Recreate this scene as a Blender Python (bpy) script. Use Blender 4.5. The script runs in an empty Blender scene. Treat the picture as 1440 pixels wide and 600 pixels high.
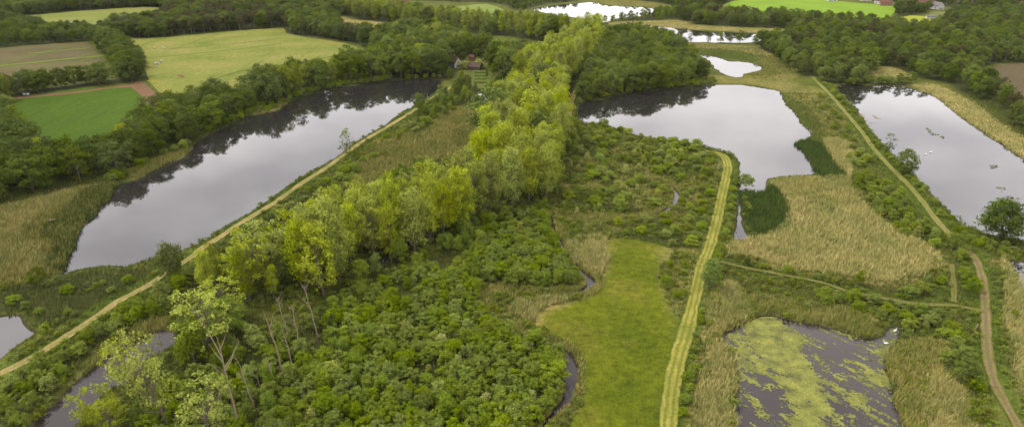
import bpy, math, random
import numpy as np
from mathutils import Vector, Matrix
from mathutils.geometry import tessellate_polygon

# ------------------------------------------------------------------ camera, sky, sun, exposure
S = bpy.context.scene
COL = S.collection
CAM_H, F_PX, PITCH = 100.0, 960.0, math.atan(410 / 960.0)      # drone height, focal length in photo pixels, tilt
cam = bpy.data.objects.new('camera', bpy.data.cameras.new('camera'))
COL.objects.link(cam)
cam.location = (0, 0, CAM_H)
cam.rotation_euler = (math.pi / 2 - PITCH, 0, 0)
cam.data.sensor_fit = 'HORIZONTAL'
cam.data.sensor_width = 36.0
cam.data.lens = 36.0 * F_PX / 1440.0
cam.data.clip_start, cam.data.clip_end = 1.0, 30000.0
S.camera = cam

SUN_EL, SUN_AZ = 58.0, 290.0          # degrees; azimuth clockwise from +Y (the view direction)
world = bpy.data.worlds.new('World'); S.world = world; world.use_nodes = True
wn, wl = world.node_tree.nodes, world.node_tree.links
wn.clear()
w_out = wn.new('ShaderNodeOutputWorld'); w_bg = wn.new('ShaderNodeBackground')
w_sky = wn.new('ShaderNodeTexSky'); w_sky.sky_type = 'NISHITA'; w_sky.sun_disc = False
w_sky.sun_elevation = math.radians(SUN_EL); w_sky.sun_rotation = math.radians(SUN_AZ)
w_sky.air_density = 1.0; w_sky.dust_density = 3.0
w_tc = wn.new('ShaderNodeTexCoord'); w_map = wn.new('ShaderNodeMapping'); w_map.inputs['Scale'].default_value = (1, 1, 2.6); w_map.inputs['Location'].default_value = (2.3, .7, .4)
w_no = wn.new('ShaderNodeTexNoise'); w_no.inputs['Scale'].default_value = 4.5; w_no.inputs['Detail'].default_value = 6; w_no.inputs['Roughness'].default_value = .55
w_cr = wn.new('ShaderNodeValToRGB')
w_cr.color_ramp.elements[0].position = .34; w_cr.color_ramp.elements[0].color = (8.0, 7.6, 7.75, 1)
w_cr.color_ramp.elements[1].position = .68; w_cr.color_ramp.elements[1].color = (13.2, 12.6, 12.4, 1)
w_mx = wn.new('ShaderNodeMix'); w_mx.data_type = 'RGBA'; w_mx.inputs[0].default_value = .9
wl.new(w_tc.outputs['Generated'], w_map.inputs['Vector']); wl.new(w_map.outputs[0], w_no.inputs['Vector'])
wl.new(w_no.outputs['Fac'], w_cr.inputs['Fac'])
wl.new(w_sky.outputs[0], w_mx.inputs[6]); wl.new(w_cr.outputs[0], w_mx.inputs[7])
wl.new(w_mx.outputs[2], w_bg.inputs['Color']); w_bg.inputs['Strength'].default_value = .094
wl.new(w_bg.outputs[0], w_out.inputs['Surface'])

sun = bpy.data.objects.new('sun', bpy.data.lights.new('sun', 'SUN')); COL.objects.link(sun)
sun.data.energy = 1.5; sun.data.angle = math.radians(11); sun.data.color = (1, .95, .86)
_az, _el = math.radians(SUN_AZ), math.radians(SUN_EL)
_d = Vector((math.sin(_az) * math.cos(_el), math.cos(_az) * math.cos(_el), math.sin(_el)))
sun.rotation_euler = _d.to_track_quat('Z', 'Y').to_euler(); sun.location = (0, 0, 400)

S.view_settings.view_transform = 'Standard'; S.view_settings.look = 'None'
S.view_settings.gamma = 1; S.view_settings.exposure = 1.2
S.cycles.max_bounces = 6; S.cycles.diffuse_bounces = 2; S.cycles.glossy_bounces = 3; S.cycles.transmission_bounces = 3
S.cycles.use_denoising = True

RNG = np.random.default_rng(7)
random.seed(7)
CP, SP = math.cos(PITCH), math.sin(PITCH)

# ------------------------------------------------------------------ helpers
def G(px, py):
    """photo pixel (1440 x 600) -> ground point"""
    dx, dy = (px - 720) / F_PX, (300 - py) / F_PX
    z = -SP + dy * CP
    t = CAM_H / -z
    return (dx * t, (CP + dy * SP) * t)

def GP(pts): return np.array([G(*p) for p in pts])

def proj(x, y, z):
    y_, z_ = np.asarray(y, float), np.asarray(z, float) - CAM_H
    dep = y_ * CP - z_ * SP
    up = y_ * SP + z_ * CP
    return 720 + F_PX * np.asarray(x) / dep, 300 - F_PX * up / dep

def smooth(pts, n=4, closed=True):
    pts = np.asarray(pts, float); m = len(pts); out = []
    for i in range(m if closed else m - 1):
        if closed: a, b, c, d = pts[i - 1], pts[i], pts[(i + 1) % m], pts[(i + 2) % m]
        else: a, b, c, d = pts[max(i - 1, 0)], pts[i], pts[i + 1], pts[min(i + 2, m - 1)]
        for k in range(n):
            t = k / n
            out.append(.5 * (2 * b + (c - a) * t + (2 * a - 5 * b + 4 * c - d) * t * t + (3 * b - a - 3 * c + d) * t ** 3))
    if not closed: out.append(pts[-1])
    return np.array(out)

def sdf(poly, P, lim=14.0):
    """signed distance, negative inside; far outside returns lim"""
    P = np.asarray(P, float); res = np.full(len(P), lim)
    lo, hi = poly.min(0) - lim, poly.max(0) + lim
    idx = np.nonzero((P[:, 0] > lo[0]) & (P[:, 0] < hi[0]) & (P[:, 1] > lo[1]) & (P[:, 1] < hi[1]))[0]
    if not len(idx): return res
    Q = P[idx]; d2 = np.full(len(Q), 1e18); ins = np.zeros(len(Q), bool)
    A, B = poly, np.roll(poly, -1, 0)
    for a, b in zip(A, B):
        e = b - a; w = Q - a
        t = np.clip((w @ e) / max(e @ e, 1e-12), 0, 1)
        r = w - t[:, None] * e
        d2 = np.minimum(d2, (r * r).sum(1))
        c = (a[1] > Q[:, 1]) != (b[1] > Q[:, 1])
        if abs(e[1]) > 1e-12:
            ins ^= c & (Q[:, 0] < a[0] + (Q[:, 1] - a[1]) / e[1] * e[0])
    d = np.sqrt(d2); d[ins] *= -1
    res[idx] = d
    return res

def linedist(line, P, lim=30.0):
    P = np.asarray(P, float); res = np.full(len(P), lim)
    lo, hi = line.min(0) - lim, line.max(0) + lim
    idx = np.nonzero((P[:, 0] > lo[0]) & (P[:, 0] < hi[0]) & (P[:, 1] > lo[1]) & (P[:, 1] < hi[1]))[0]
    if not len(idx): return res
    Q = P[idx]; d2 = np.full(len(Q), lim * lim)
    for a, b in zip(line[:-1], line[1:]):
        e = b - a; w = Q - a
        t = np.clip((w @ e) / max(e @ e, 1e-12), 0, 1)
        r = w - t[:, None] * e
        d2 = np.minimum(d2, (r * r).sum(1))
    res[idx] = np.sqrt(d2)
    return res

def _hash(ix, iy, seed):
    h = (ix.astype(np.int64) * 374761393 + iy.astype(np.int64) * 668265263 + seed * 974634777) & 0x7fffffff
    h = ((h ^ (h >> 13)) * 1274126177) & 0x7fffffff
    return ((h ^ (h >> 16)) & 0xffff) / 65535.0

def vnoise(P, scale, seed=0, octaves=3):
    P = np.asarray(P, float); out = 0; amp = 1; tot = 0
    for o in range(octaves):
        q = P / scale * 2 ** o; i = np.floor(q); f = q - i; f = f * f * (3 - 2 * f)
        ix, iy = i[:, 0], i[:, 1]
        v = (_hash(ix, iy, seed + o) * (1 - f[:, 0]) + _hash(ix + 1, iy, seed + o) * f[:, 0]) * (1 - f[:, 1]) + \
            (_hash(ix, iy + 1, seed + o) * (1 - f[:, 0]) + _hash(ix + 1, iy + 1, seed + o) * f[:, 0]) * f[:, 1]
        out = out + amp * v; tot += amp; amp *= .5
    return out / tot

def mesh_np(name, V, F, mats=(), smooth_shade=False, face_mat=None):
    """V (n,3); F (m,k) with constant k, or a list of such arrays"""
    me = bpy.data.meshes.new(name)
    Fs = F if isinstance(F, list) else [F]
    Fs = [np.asarray(f, np.int32) for f in Fs if len(f)]
    V = np.asarray(V, np.float32)
    loops = np.concatenate([f.ravel() for f in Fs]) if Fs else np.zeros(0, np.int32)
    sizes = np.concatenate([np.full(len(f), f.shape[1], np.int32) for f in Fs]) if Fs else np.zeros(0, np.int32)
    me.vertices.add(len(V)); me.vertices.foreach_set('co', V.ravel())
    if len(loops):
        me.loops.add(len(loops)); me.loops.foreach_set('vertex_index', loops)
        me.polygons.add(len(sizes))
        me.polygons.foreach_set('loop_start', np.concatenate([[0], np.cumsum(sizes)[:-1]]).astype(np.int32))
        me.polygons.foreach_set('use_smooth', np.full(len(sizes), smooth_shade))
    for m in mats: me.materials.append(m)
    if face_mat is not None: me.polygons.foreach_set('material_index', np.asarray(face_mat, np.int32))
    me.update(calc_edges=True); me.validate()
    return me

def vattr(me, name, data, typ='FLOAT_VECTOR'):
    a = me.attributes.new(name, typ, 'POINT')
    a.data.foreach_set('vector' if typ == 'FLOAT_VECTOR' else 'value', np.asarray(data, np.int32 if typ == 'INT' else np.float32).ravel())

def link(name, me, parent=None, loc=None):
    o = bpy.data.objects.new(name, me); COL.objects.link(o)
    if parent is not None: o.parent = parent
    if loc is not None: o.location = loc
    return o

def tag(o, label, cat=None, group=None, kind=None):
    o['label'] = label
    if cat: o['category'] = cat
    if group: o['group'] = group
    if kind: o['kind'] = kind
    return o

# ------------------------------------------------------------------ materials
class NT:
    def __init__(s, name):
        s.m = bpy.data.materials.new(name); s.m.use_nodes = True
        s.n, s.l = s.m.node_tree.nodes, s.m.node_tree.links
        s.n.clear(); s.out = s.n.new('ShaderNodeOutputMaterial')
    def new(s, t, **kw):
        nd = s.n.new(t)
        for k, v in kw.items(): setattr(nd, k, v)
        return nd
    def noise(s, vec, scale, detail=3, rough=.55, dist=0):
        nd = s.new('ShaderNodeTexNoise'); nd.inputs['Scale'].default_value = scale
        nd.inputs['Detail'].default_value = detail; nd.inputs['Roughness'].default_value = rough; nd.inputs['Distortion'].default_value = dist
        s.l.new(vec, nd.inputs['Vector']); return nd.outputs['Fac']
    def ramp(s, fac, stops):
        nd = s.new('ShaderNodeValToRGB'); e = nd.color_ramp.elements
        while len(e) < len(stops): e.new(.5)
        for i, (p, c) in enumerate(stops):
            e[i].position = p; e[i].color = (*c, 1) if len(c) == 3 else c
        s.l.new(fac, nd.inputs['Fac']); return nd.outputs['Color']
    def mix(s, fac, a, b, mode='MIX'):
        nd = s.new('ShaderNodeMix', data_type='RGBA', blend_type=mode, clamp_result=False)
        for v, i in ((fac, 0), (a, 6), (b, 7)):
            if hasattr(v, 'node'): s.l.new(v, nd.inputs[i])
            else: nd.inputs[i].default_value = v if i == 0 else (*v, 1)
        return nd.outputs[2]
    def math(s, op, a, b=0.0, c=0.0):
        nd = s.new('ShaderNodeMath', operation=op)
        for i, v in enumerate((a, b, c)):
            if hasattr(v, 'node'): s.l.new(v, nd.inputs[i])
            else: nd.inputs[i].default_value = v
        return nd.outputs[0]
    def pos(s): return s.new('ShaderNodeNewGeometry').outputs['Position']
    def bsdf(s, col, rough=.9, spec=.2, normal=None):
        b = s.new('ShaderNodeBsdfPrincipled'); b.inputs['Roughness'].default_value = rough
        b.inputs['Specular IOR Level'].default_value = spec
        if hasattr(col, 'node'): s.l.new(col, b.inputs['Base Color'])
        else: b.inputs['Base Color'].default_value = (*col, 1)
        if normal is not None: s.l.new(normal, b.inputs['Normal'])
        s.l.new(b.outputs[0], s.out.inputs['Surface']); return b
    def bump(s, h, strength=.5, dist=.2):
        nd = s.new('ShaderNodeBump'); nd.inputs['Strength'].default_value = strength; nd.inputs['Distance'].default_value = dist
        s.l.new(h, nd.inputs['Height']); return nd.outputs[0]

def grey(v): return (v, v, v)

def mat_ground():
    t = NT('ground_vegetation'); p = t.pos()
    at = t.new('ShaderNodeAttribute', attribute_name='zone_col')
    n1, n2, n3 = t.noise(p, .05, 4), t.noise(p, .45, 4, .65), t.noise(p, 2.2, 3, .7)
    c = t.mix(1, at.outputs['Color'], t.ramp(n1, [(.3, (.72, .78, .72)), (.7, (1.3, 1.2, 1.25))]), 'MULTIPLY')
    c = t.mix(1, c, t.ramp(n2, [(.3, (.62, .66, .62)), (.7, (1.35, 1.3, 1.3))]), 'MULTIPLY')
    c = t.mix(1, c, t.ramp(n3, [(.25, grey(.6)), (.75, grey(1.4))]), 'MULTIPLY')
    h = t.math('ADD', t.math('MULTIPLY', n2, 1.0), n3)
    t.bsdf(c, .95, .05, t.bump(h, .7, .5)); return t.m

def mat_water(name, base=(.012, .0105, .0105), rough=.025, bump=.04, spec=1.0, ior=1.40):
    t = NT(name); p = t.pos()
    mp = t.new('ShaderNodeMapping'); mp.inputs['Scale'].default_value = (1, .7, 1); t.l.new(p, mp.inputs['Vector'])
    n = t.math('ADD', t.noise(mp.outputs[0], 1.1, 3), t.math('MULTIPLY', t.noise(mp.outputs[0], .12, 3), 2.0))
    big = t.noise(p, .02, 4, .6)
    b = t.bsdf(t.mix(big, base, tuple(1.5 * v for v in base)), rough, spec, t.bump(n, bump, .03))
    b.inputs['IOR'].default_value = ior
    rr = t.math('MULTIPLY_ADD', t.noise(p, .035, 4, .7), .05, rough - .018)
    t.l.new(rr, b.inputs['Roughness'])
    return t.m

def mat_leaf(name, c_dark, c_light, hue_var=.0, trans=.22, soft=.58, vv=.5):
    t = NT(name); geo = t.new('ShaderNodeNewGeometry'); oi = t.new('ShaderNodeObjectInfo')
    tc = t.new('ShaderNodeTexCoord')
    isl = geo.outputs['Random Per Island']
    n = t.noise(tc.outputs['Object'], .55, 3)
    f = t.math('ADD', t.math('MULTIPLY', isl, .55), t.math('MULTIPLY', n, .55))
    c = t.mix(f, c_dark, c_light)
    hsv = t.new('ShaderNodeHueSaturation'); t.l.new(c, hsv.inputs['Color'])
    r = oi.outputs['Random']
    t.l.new(t.math('MULTIPLY_ADD', r, .010 + hue_var * .5, .5 - (.010 + hue_var * .5) / 2), hsv.inputs['Hue'])
    r2 = t.math('FRACT', t.math('MULTIPLY', r, 17.31))
    t.l.new(t.math('MULTIPLY', t.math('MULTIPLY_ADD', r2, vv, 1 - vv / 2), t.math('MULTIPLY_ADD', t.noise(geo.outputs['Position'], .085, 3, .6), .9, .55)), hsv.inputs['Value'])
    r3 = t.math('FRACT', t.math('MULTIPLY', r, 7.77))
    t.l.new(t.math('MULTIPLY_ADD', r3, .22, .86), hsv.inputs['Saturation'])
    col = hsv.outputs[0]
    at = t.new('ShaderNodeAttribute', attribute_name='cn')
    vt = t.new('ShaderNodeVectorTransform', vector_type='NORMAL', convert_from='OBJECT', convert_to='WORLD')
    t.l.new(at.outputs['Vector'], vt.inputs[0])
    vm = t.new('ShaderNodeMix', data_type='VECTOR'); vm.inputs[0].default_value = soft
    t.l.new(geo.outputs['Normal'], vm.inputs[4]); t.l.new(vt.outputs[0], vm.inputs[5])
    nn = t.new('ShaderNodeVectorMath', operation='NORMALIZE'); t.l.new(vm.outputs[1], nn.inputs[0])
    b = t.bsdf(col, .75, .05, nn.outputs[0])
    tr = t.new('ShaderNodeBsdfTranslucent'); t.l.new(col, tr.inputs['Color'])
    ms = t.new('ShaderNodeMixShader'); ms.inputs[0].default_value = trans
    t.l.new(b.outputs[0], ms.inputs[1]); t.l.new(tr.outputs[0], ms.inputs[2]); t.l.new(ms.outputs[0], t.out.inputs['Surface'])
    return t.m

def mat_blade(name, c1, c2, c3):
    t = NT(name); geo = t.new('ShaderNodeNewGeometry')
    big = t.noise(geo.outputs['Position'], .07, 4, .6)
    c = t.ramp(geo.outputs['Random Per Island'], [(0, c1), (.55, c2), (1, c3)])
    c = t.mix(1, c, t.ramp(big, [(.3, (.68, .8, .68)), (.7, (1.25, 1.16, 1.2))]), 'MULTIPLY')
    up = t.new('ShaderNodeCombineXYZ'); up.inputs[2].default_value = 1
    vm = t.new('ShaderNodeMix', data_type='VECTOR'); vm.inputs[0].default_value = .75
    t.l.new(geo.outputs['Normal'], vm.inputs[4]); t.l.new(up.outputs[0], vm.inputs[5])
    nn = t.new('ShaderNodeVectorMath', operation='NORMALIZE'); t.l.new(vm.outputs[1], nn.inputs[0])
    t.bsdf(c, .85, .04, nn.outputs[0]); return t.m

def mat_field(name, c1, c2, c3, stripe=None, s1=.03, s2=.5):
    t = NT(name); p = t.pos()
    n1, n2, n3 = t.noise(p, s1, 5, .6), t.noise(p, s2, 4, .65), t.noise(p, 3.0, 2)
    c = t.ramp(n1, [(.28, c1), (.5, c2), (.72, c3)])
    if stripe:
        ang, sc, ca, lo, hi = stripe
        mp = t.new('ShaderNodeMapping'); mp.inputs['Rotation'].default_value = (0, 0, math.radians(ang)); mp.inputs['Scale'].default_value = (sc, sc * .03, 1)
        t.l.new(p, mp.inputs['Vector'])
        ns = t.noise(mp.outputs[0], 1.0, 3, .6)
        c = t.mix(t.ramp(ns, [(lo, grey(0)), (hi, grey(1))]), c, ca)
    c = t.mix(1, c, t.ramp(n2, [(.3, grey(.78)), (.7, grey(1.22))]), 'MULTIPLY')
    c = t.mix(1, c, t.ramp(n3, [(.3, grey(.82)), (.7, grey(1.2))]), 'MULTIPLY')
    t.bsdf(c, .95, .05, t.bump(n2, .5, .25)); return t.m

def mat_path(name, edge, track, mid):
    t = NT(name); p = t.pos()
    at = t.new('ShaderNodeAttribute', attribute_name='across')
    wob = t.noise(p, .35, 4, .6)
    u = t.math('ADD', t.math('ABSOLUTE', at.outputs['Fac']), t.math('MULTIPLY_ADD', wob, .8, -.4))
    c = t.ramp(u, [(.0, mid), (.22, mid), (.38, track), (.66, track), (.84, edge)]) if 'mown' not in name else t.ramp(u, [(.0, track), (.12, track), (.26, mid), (.46, mid), (.6, track), (.82, track), (.95, edge)])
    n2, n3 = t.noise(p, .12, 4, .6), t.noise(p, 1.6, 4, .7)
    c = t.mix(t.ramp(n2, [(.42, grey(0)), (.72, grey(.75))]), c, edge)
    c = t.mix(1, c, t.ramp(n3, [(.25, grey(.65)), (.75, grey(1.35))]), 'MULTIPLY')
    t.bsdf(c, .95, .05, t.bump(n3, .5, .15)); return t.m

def mat_plain(name, c, rough=.8, var=.25, scale=1.5, spec=.2):
    t = NT(name); tc = t.new('ShaderNodeTexCoord'); n = t.noise(tc.outputs['Object'], scale, 4, .6)
    t.bsdf(t.mix(n, tuple(v * (1 - var) for v in c), tuple(v * (1 + var) for v in c)), rough, spec); return t.m

M = dict(
    ground=mat_ground(),
    water=mat_water('lake_water'), ditch=mat_water('ditch_water', (.017, .013, .012), .04, .05, .5, 1.333),
    bark=mat_plain('bark', (.11, .09, .065)), pale_bark=mat_plain('pale_dead_wood', (.20, .155, .11), .9, .45, 2),
    poplar=mat_leaf('poplar_leaves', (.118, .158, .009), (.320, .362, .025)),
    broad=mat_leaf('broadleaf_leaves', (0.046, 0.07, 0.008), (0.135, 0.172, 0.016), .02),
    oak=mat_leaf('oak_leaves', (0.032, 0.052, 0.006), (0.095, 0.126, 0.013), .015),
    pine=mat_leaf('pine_needles', (0.034, 0.038, 0.01), (0.082, 0.078, 0.022), .03),
    shrub=mat_leaf('shrub_leaves', (0.066, 0.102, 0.006), (0.185, 0.235, 0.017), .012, .22, .5, .22),
    lightshrub=mat_leaf('light_shrub_leaves', (0.085, 0.12, 0.01), (0.22, 0.262, 0.03), .02, .22, .5),
    silver=mat_leaf('silver_willow_leaves', (0.144, 0.167, 0.033), (0.304, 0.312, 0.067), .01),
    young=mat_leaf('young_tree_leaves', (0.061, 0.099, 0.009), (0.168, 0.217, 0.018), .02),
    pale=mat_leaf('pale_poplar_leaves', (0.082, 0.115, 0.008), (0.24, 0.272, 0.022), .01),
    herb=mat_leaf('herb_leaves', (0.06, 0.085, 0.009), (0.165, 0.19, 0.022), .03),
)

# ------------------------------------------------------------------ water outlines, paths (photo pixels -> ground)
PONDS = {
 'left_lake': [(622,116),(618,112),(590,111),(545,114),(510,118),(480,122),(455,127),(430,134),(402,146),(388,154),(368,159),(345,163),(330,172),(310,181),(290,191),(272,204),(264,215),(250,223),(228,233),(205,244),(192,251),(170,257),(158,264),(153,277),(140,291),(128,305),(112,317),(106,335),(95,355),(90,375),(89,384),(100,380),(120,375),(150,372),(172,373),(182,371),(200,365),(217,359),(257,349),(295,333),(302,324),(353,296),(393,269),(413,254),(433,241),(460,227),(480,215),(503,196),(540,176),(567,155),(580,149),(605,133),(618,123)],
 'middle_lake': [(820,143),(847,140),(862,134),(893,130),(930,126),(960,122),(1027,118),(1077,124),(1093,128),(1103,142),(1109,149),(1120,157),(1127,172),(1140,182),(1142,190),(1130,197),(1120,203),(1133,213),(1140,223),(1140,232),(1145,243),(1113,246),(1083,250),(1078,260),(1073,268),(1055,267),(1045,270),(1042,283),(1044,300),(1044,315),(1054,333),(1032,335),(1034,317),(1037,300),(1038,283),(1040,262),(1041,240),(1037,222),(1028,215),(1010,209),(985,204),(960,197),(907,191),(880,184),(847,173),(820,170),(813,153)],
 'right_lake': [(1176,121),(1200,119),(1227,120),(1260,120),(1282,124),(1313,134),(1340,154),(1362,171),(1387,189),(1408,201),(1428,214),(1442,221),(1480,246),(1540,290),(1540,360),(1440,336),(1410,331),(1390,327),(1362,318),(1347,308),(1327,290),(1310,270),(1283,243),(1257,217),(1238,197),(1221,177),(1207,157),(1191,140)],
 'edge_pond': [(1415,369),(1440,366),(1500,375),(1500,425),(1445,414),(1432,386)],
 'reed_pond': [(970,77),(988,77),(1008,80),(1023,85),(1050,87),(1066,91),(1072,97),(1047,103),(1043,108),(1020,104),(1003,91),(992,81)],
 'long_pond': [(893,42),(905,37),(930,37),(960,40),(1000,44),(1050,46),(1080,48),(1105,53),(1092,57),(1060,59),(1000,59),(960,58),(930,55),(903,49)],
 'far_lake': [(752,13),(775,8),(815,4),(837,3),(850,7),(870,8),(903,10),(922,14),(915,17),(902,22),(870,25),(850,31),(827,27),(803,23),(770,18)],
 'hidden_pond': [(585,38),(605,40),(624,44),(617,49),(598,46)],
 'duckweed_pond': [(1020,470),(1035,458),(1050,449),(1073,442),(1093,443),(1120,450),(1173,460),(1225,474),(1245,470),(1254,459),(1264,461),(1258,480),(1244,507),(1253,533),(1260,563),(1270,600),(1278,650),(1030,650),(1035,600),(1037,587),(1037,560),(1040,533),(1036,510),(1025,483)],
 'corner_pond': [(-70,450),(0,444),(27,442),(40,460),(50,466),(27,481),(7,497),(-10,508),(-70,545)],
 'channel': [(45,600),(63,578),(93,550),(123,523),(147,500),(162,494),(187,479),(213,463),(240,464),(254,471),(236,486),(205,502),(192,520),(173,537),(150,545),(113,587),(103,600),(75,650),(20,650)],
 'garden_pond': [(662,132),(700,130),(705,138),(668,142)],
 'field_pond': [(206,65),(232,63),(236,66),(212,68)],
 'wood_pond': [(1116,66),(1160,66),(1163,70),(1120,71)],
}
STREAM = [(905,250),(930,256),(948,265),(951,280),(930,299),(897,306),(868,308),(840,304),(805,306),(778,301),(778,320),(788,338),(797,362),(818,381),(831,394),(825,404),(805,411),(760,411),(700,406),(680,416),(692,442),(730,466),(770,480),(796,495),(804,515),(801,540),(794,563),(768,592),(750,630)]
DITCH = [(455,447),(500,401),(527,377),(548,358),(570,343),(600,326),(640,305)]

def ribbon_poly(line, w):
    ln = smooth(line, 4, False); t = np.gradient(ln, axis=0); t /= np.linalg.norm(t, axis=1)[:, None] + 1e-9
    n = np.stack([-t[:, 1], t[:, 0]], 1)
    if not np.isscalar(w): w = np.interp(np.arange(len(ln)) / 4, np.arange(len(w)), w)[:, None]
    wv = w * (1 + .35 * (vnoise(ln, 9, 3, 2) - .5))[:, None]
    return np.concatenate([ln + n * wv / 2, (ln - n * wv / 2)[::-1]])

WATER = {k: smooth(GP(v)) for k, v in PONDS.items()}
WATER['stream'] = ribbon_poly(GP(STREAM), [1.6, 2.0, 2.2, 2.6, 2.4, 2.2, 1.8, 1.4, 1.4, 1.6, 1.6, 1.6, 1.8, 2.8, 3.4, 3.0, 1.6, 1.0, 1.2, .9, .9, 1.0, 1.4, 2.4, 3.6, 3.4, 2.4, 1.4, 1.4])
WATER['ditch'] = ribbon_poly(GP(DITCH), 1.9)

PATHS = {   # centre line in pixels, width in metres, style
 'dyke_path': ([(-80,574),(0,526),(37,507),(63,492),(113,460),(147,437),(167,423),(210,400),(233,384),(267,363),(287,347),(310,333),(333,317),(383,287),(397,277),(430,254),(463,233),(490,213),(513,197),(547,177),(583,155),(613,135),(632,124),(645,116)], 3.0, 'sand'),
 'mown_path': ([(1003,214),(1016,219),(1022,227),(1023,240),(1017,267),(1010,300),(1002,333),(996,352),(987,377),(980,405),(970,448),(958,490),(947,533),(939,600),(934,650)], 4.0, 'mown'),
 'causeway_path': ([(1143,108),(1147,113),(1167,133),(1193,163),(1213,187),(1227,207),(1250,233),(1277,260),(1297,283),(1311,302),(1330,324),(1344,338),(1358,349)], 2.6, 'causeway'),
 'cart_track': ([(1358,349),(1370,362),(1378,380),(1383,400),(1386,440),(1388,487),(1397,533),(1417,573),(1433,600),(1458,650)], 2.7, 'soil'),
 'pasture_ditch': ([(192,83),(240,79),(300,73),(350,68),(395,61)], 2.4, 'line'),
 'field_ditch': ([(236,69),(290,65),(345,60),(398,54)], 2.2, 'line'),
 'hedge_ditch': ([(300,112),(345,99),(400,91),(450,83),(490,74)], 3.0, 'line'),
 'green_stripe': ([(-40,96),(0,93),(60,87),(110,82),(146,79)], 5.0, 'stripe'),
 'field_stripe': ([(40,76),(80,72),(126,68)], 4.0, 'stripe'),
 'grass_lane': ([(212,113),(228,122),(248,136)], 5.0, 'mown'),
 'cross_path': ([(1012,368),(1050,377),(1093,385),(1157,398),(1193,410),(1243,420),(1293,428),(1340,430),(1384,438)], 1.7, 'worn'),
 'side_path': ([(1338,372),(1341,400),(1341,425)], 1.5, 'worn'),
 'wood_path': ([(797,178),(802,155),(806,138),(812,122),(822,105)], 3.0, 'sand'),
}
PLINES = {k: smooth(GP(v[0]), 5, False) for k, v in PATHS.items()}

# fields: outline, stacked sheets
FIELDS = {
 'pasture': [(172,58),(240,52),(330,44),(397,39),(402,47),(440,54),(480,60),(520,72),(514,78),(480,90),(420,106),(365,126),(330,142),(247,140),(212,118),(204,98),(188,74)],
 'far_pasture': [(30,24),(83,18),(150,13),(200,10),(228,12),(244,21),(236,27),(160,42),(100,41),(58,34)],
 'crop_field': [(24,137),(182,121),(206,146),(214,152),(206,176),(170,202),(130,216),(60,214),(30,182)],
 'soil_headland': [(20,139.5),(25,136),(110,128),(182,118.5),(200,115.5),(230,144),(206,147),(182,123),(110,131)],
 'stubble_field': [(-60,72),(0,67),(60,63),(112,59),(124,60),(134,72),(144,84),(128,92),(60,103),(0,109),(-60,115)],
 'small_field': [(-30,30),(0,32),(18,36),(8,40),(-30,41)],
 'bright_field': [(1018,10),(1030,2),(1075,-4),(1140,-3),(1200,4),(1259,9),(1253,22),(1245,36),(1235,37),(1170,33),(1100,26),(1040,18)],
 'village_green': [(1272,24),(1290,22.5),(1308,26),(1306,42),(1278,42)],
 'village_paddock': [(1308,17),(1334,18),(1330,24),(1310,24)],
 'wood_clearing': [(628,13),(655,8),(684,6),(708,14),(694,23),(650,26)],
 'plough_field': [(1378,96),(1440,89),(1520,84),(1520,178),(1440,154),(1402,132),(1388,112)],
 'far_clearing': [(296,3),(322,1),(326,7),(302,8)],
 'garden_lawn': [(664,100),(686,99),(689,122),(664,122)],
}
FSH = {k: smooth(GP(v), 2) for k, v in FIELDS.items()}

# ground cover zones painted as their real colour: (outline, colour, blend width)
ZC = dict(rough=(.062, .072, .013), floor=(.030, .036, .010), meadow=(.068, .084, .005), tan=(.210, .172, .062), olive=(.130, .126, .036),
          greenreed=(.056, .074, .013), darkreed=(.030, .046, .009), dyke=(.058, .080, .012), mud=(.032, .027, .018), meadow_dull=(.080, .086, .009))
MEADOW = [(752,452),(763,434),(800,424),(833,411),(846,392),(852,365),(850,345),(853,335),(900,338),(925,343),(948,356),(926,378),(934,402),(943,433),(952,450),(955,472),(944,533),(931,600),(926,650),(785,650),(800,600),(814,567),(812,530),(817,507),(807,490),(780,471)]
MAIN_REED = [(1022,357),(1032,341),(1057,334),(1103,318),(1109,285),(1095,268),(1087,256),(1147,250),(1190,250),(1180,236),(1165,212),(1160,195),(1200,205),(1195,250),(1200,268),(1227,297),(1260,323),(1300,342),(1322,367),(1313,382),(1260,392),(1243,396),(1177,386),(1127,381),(1070,366)]
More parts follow.
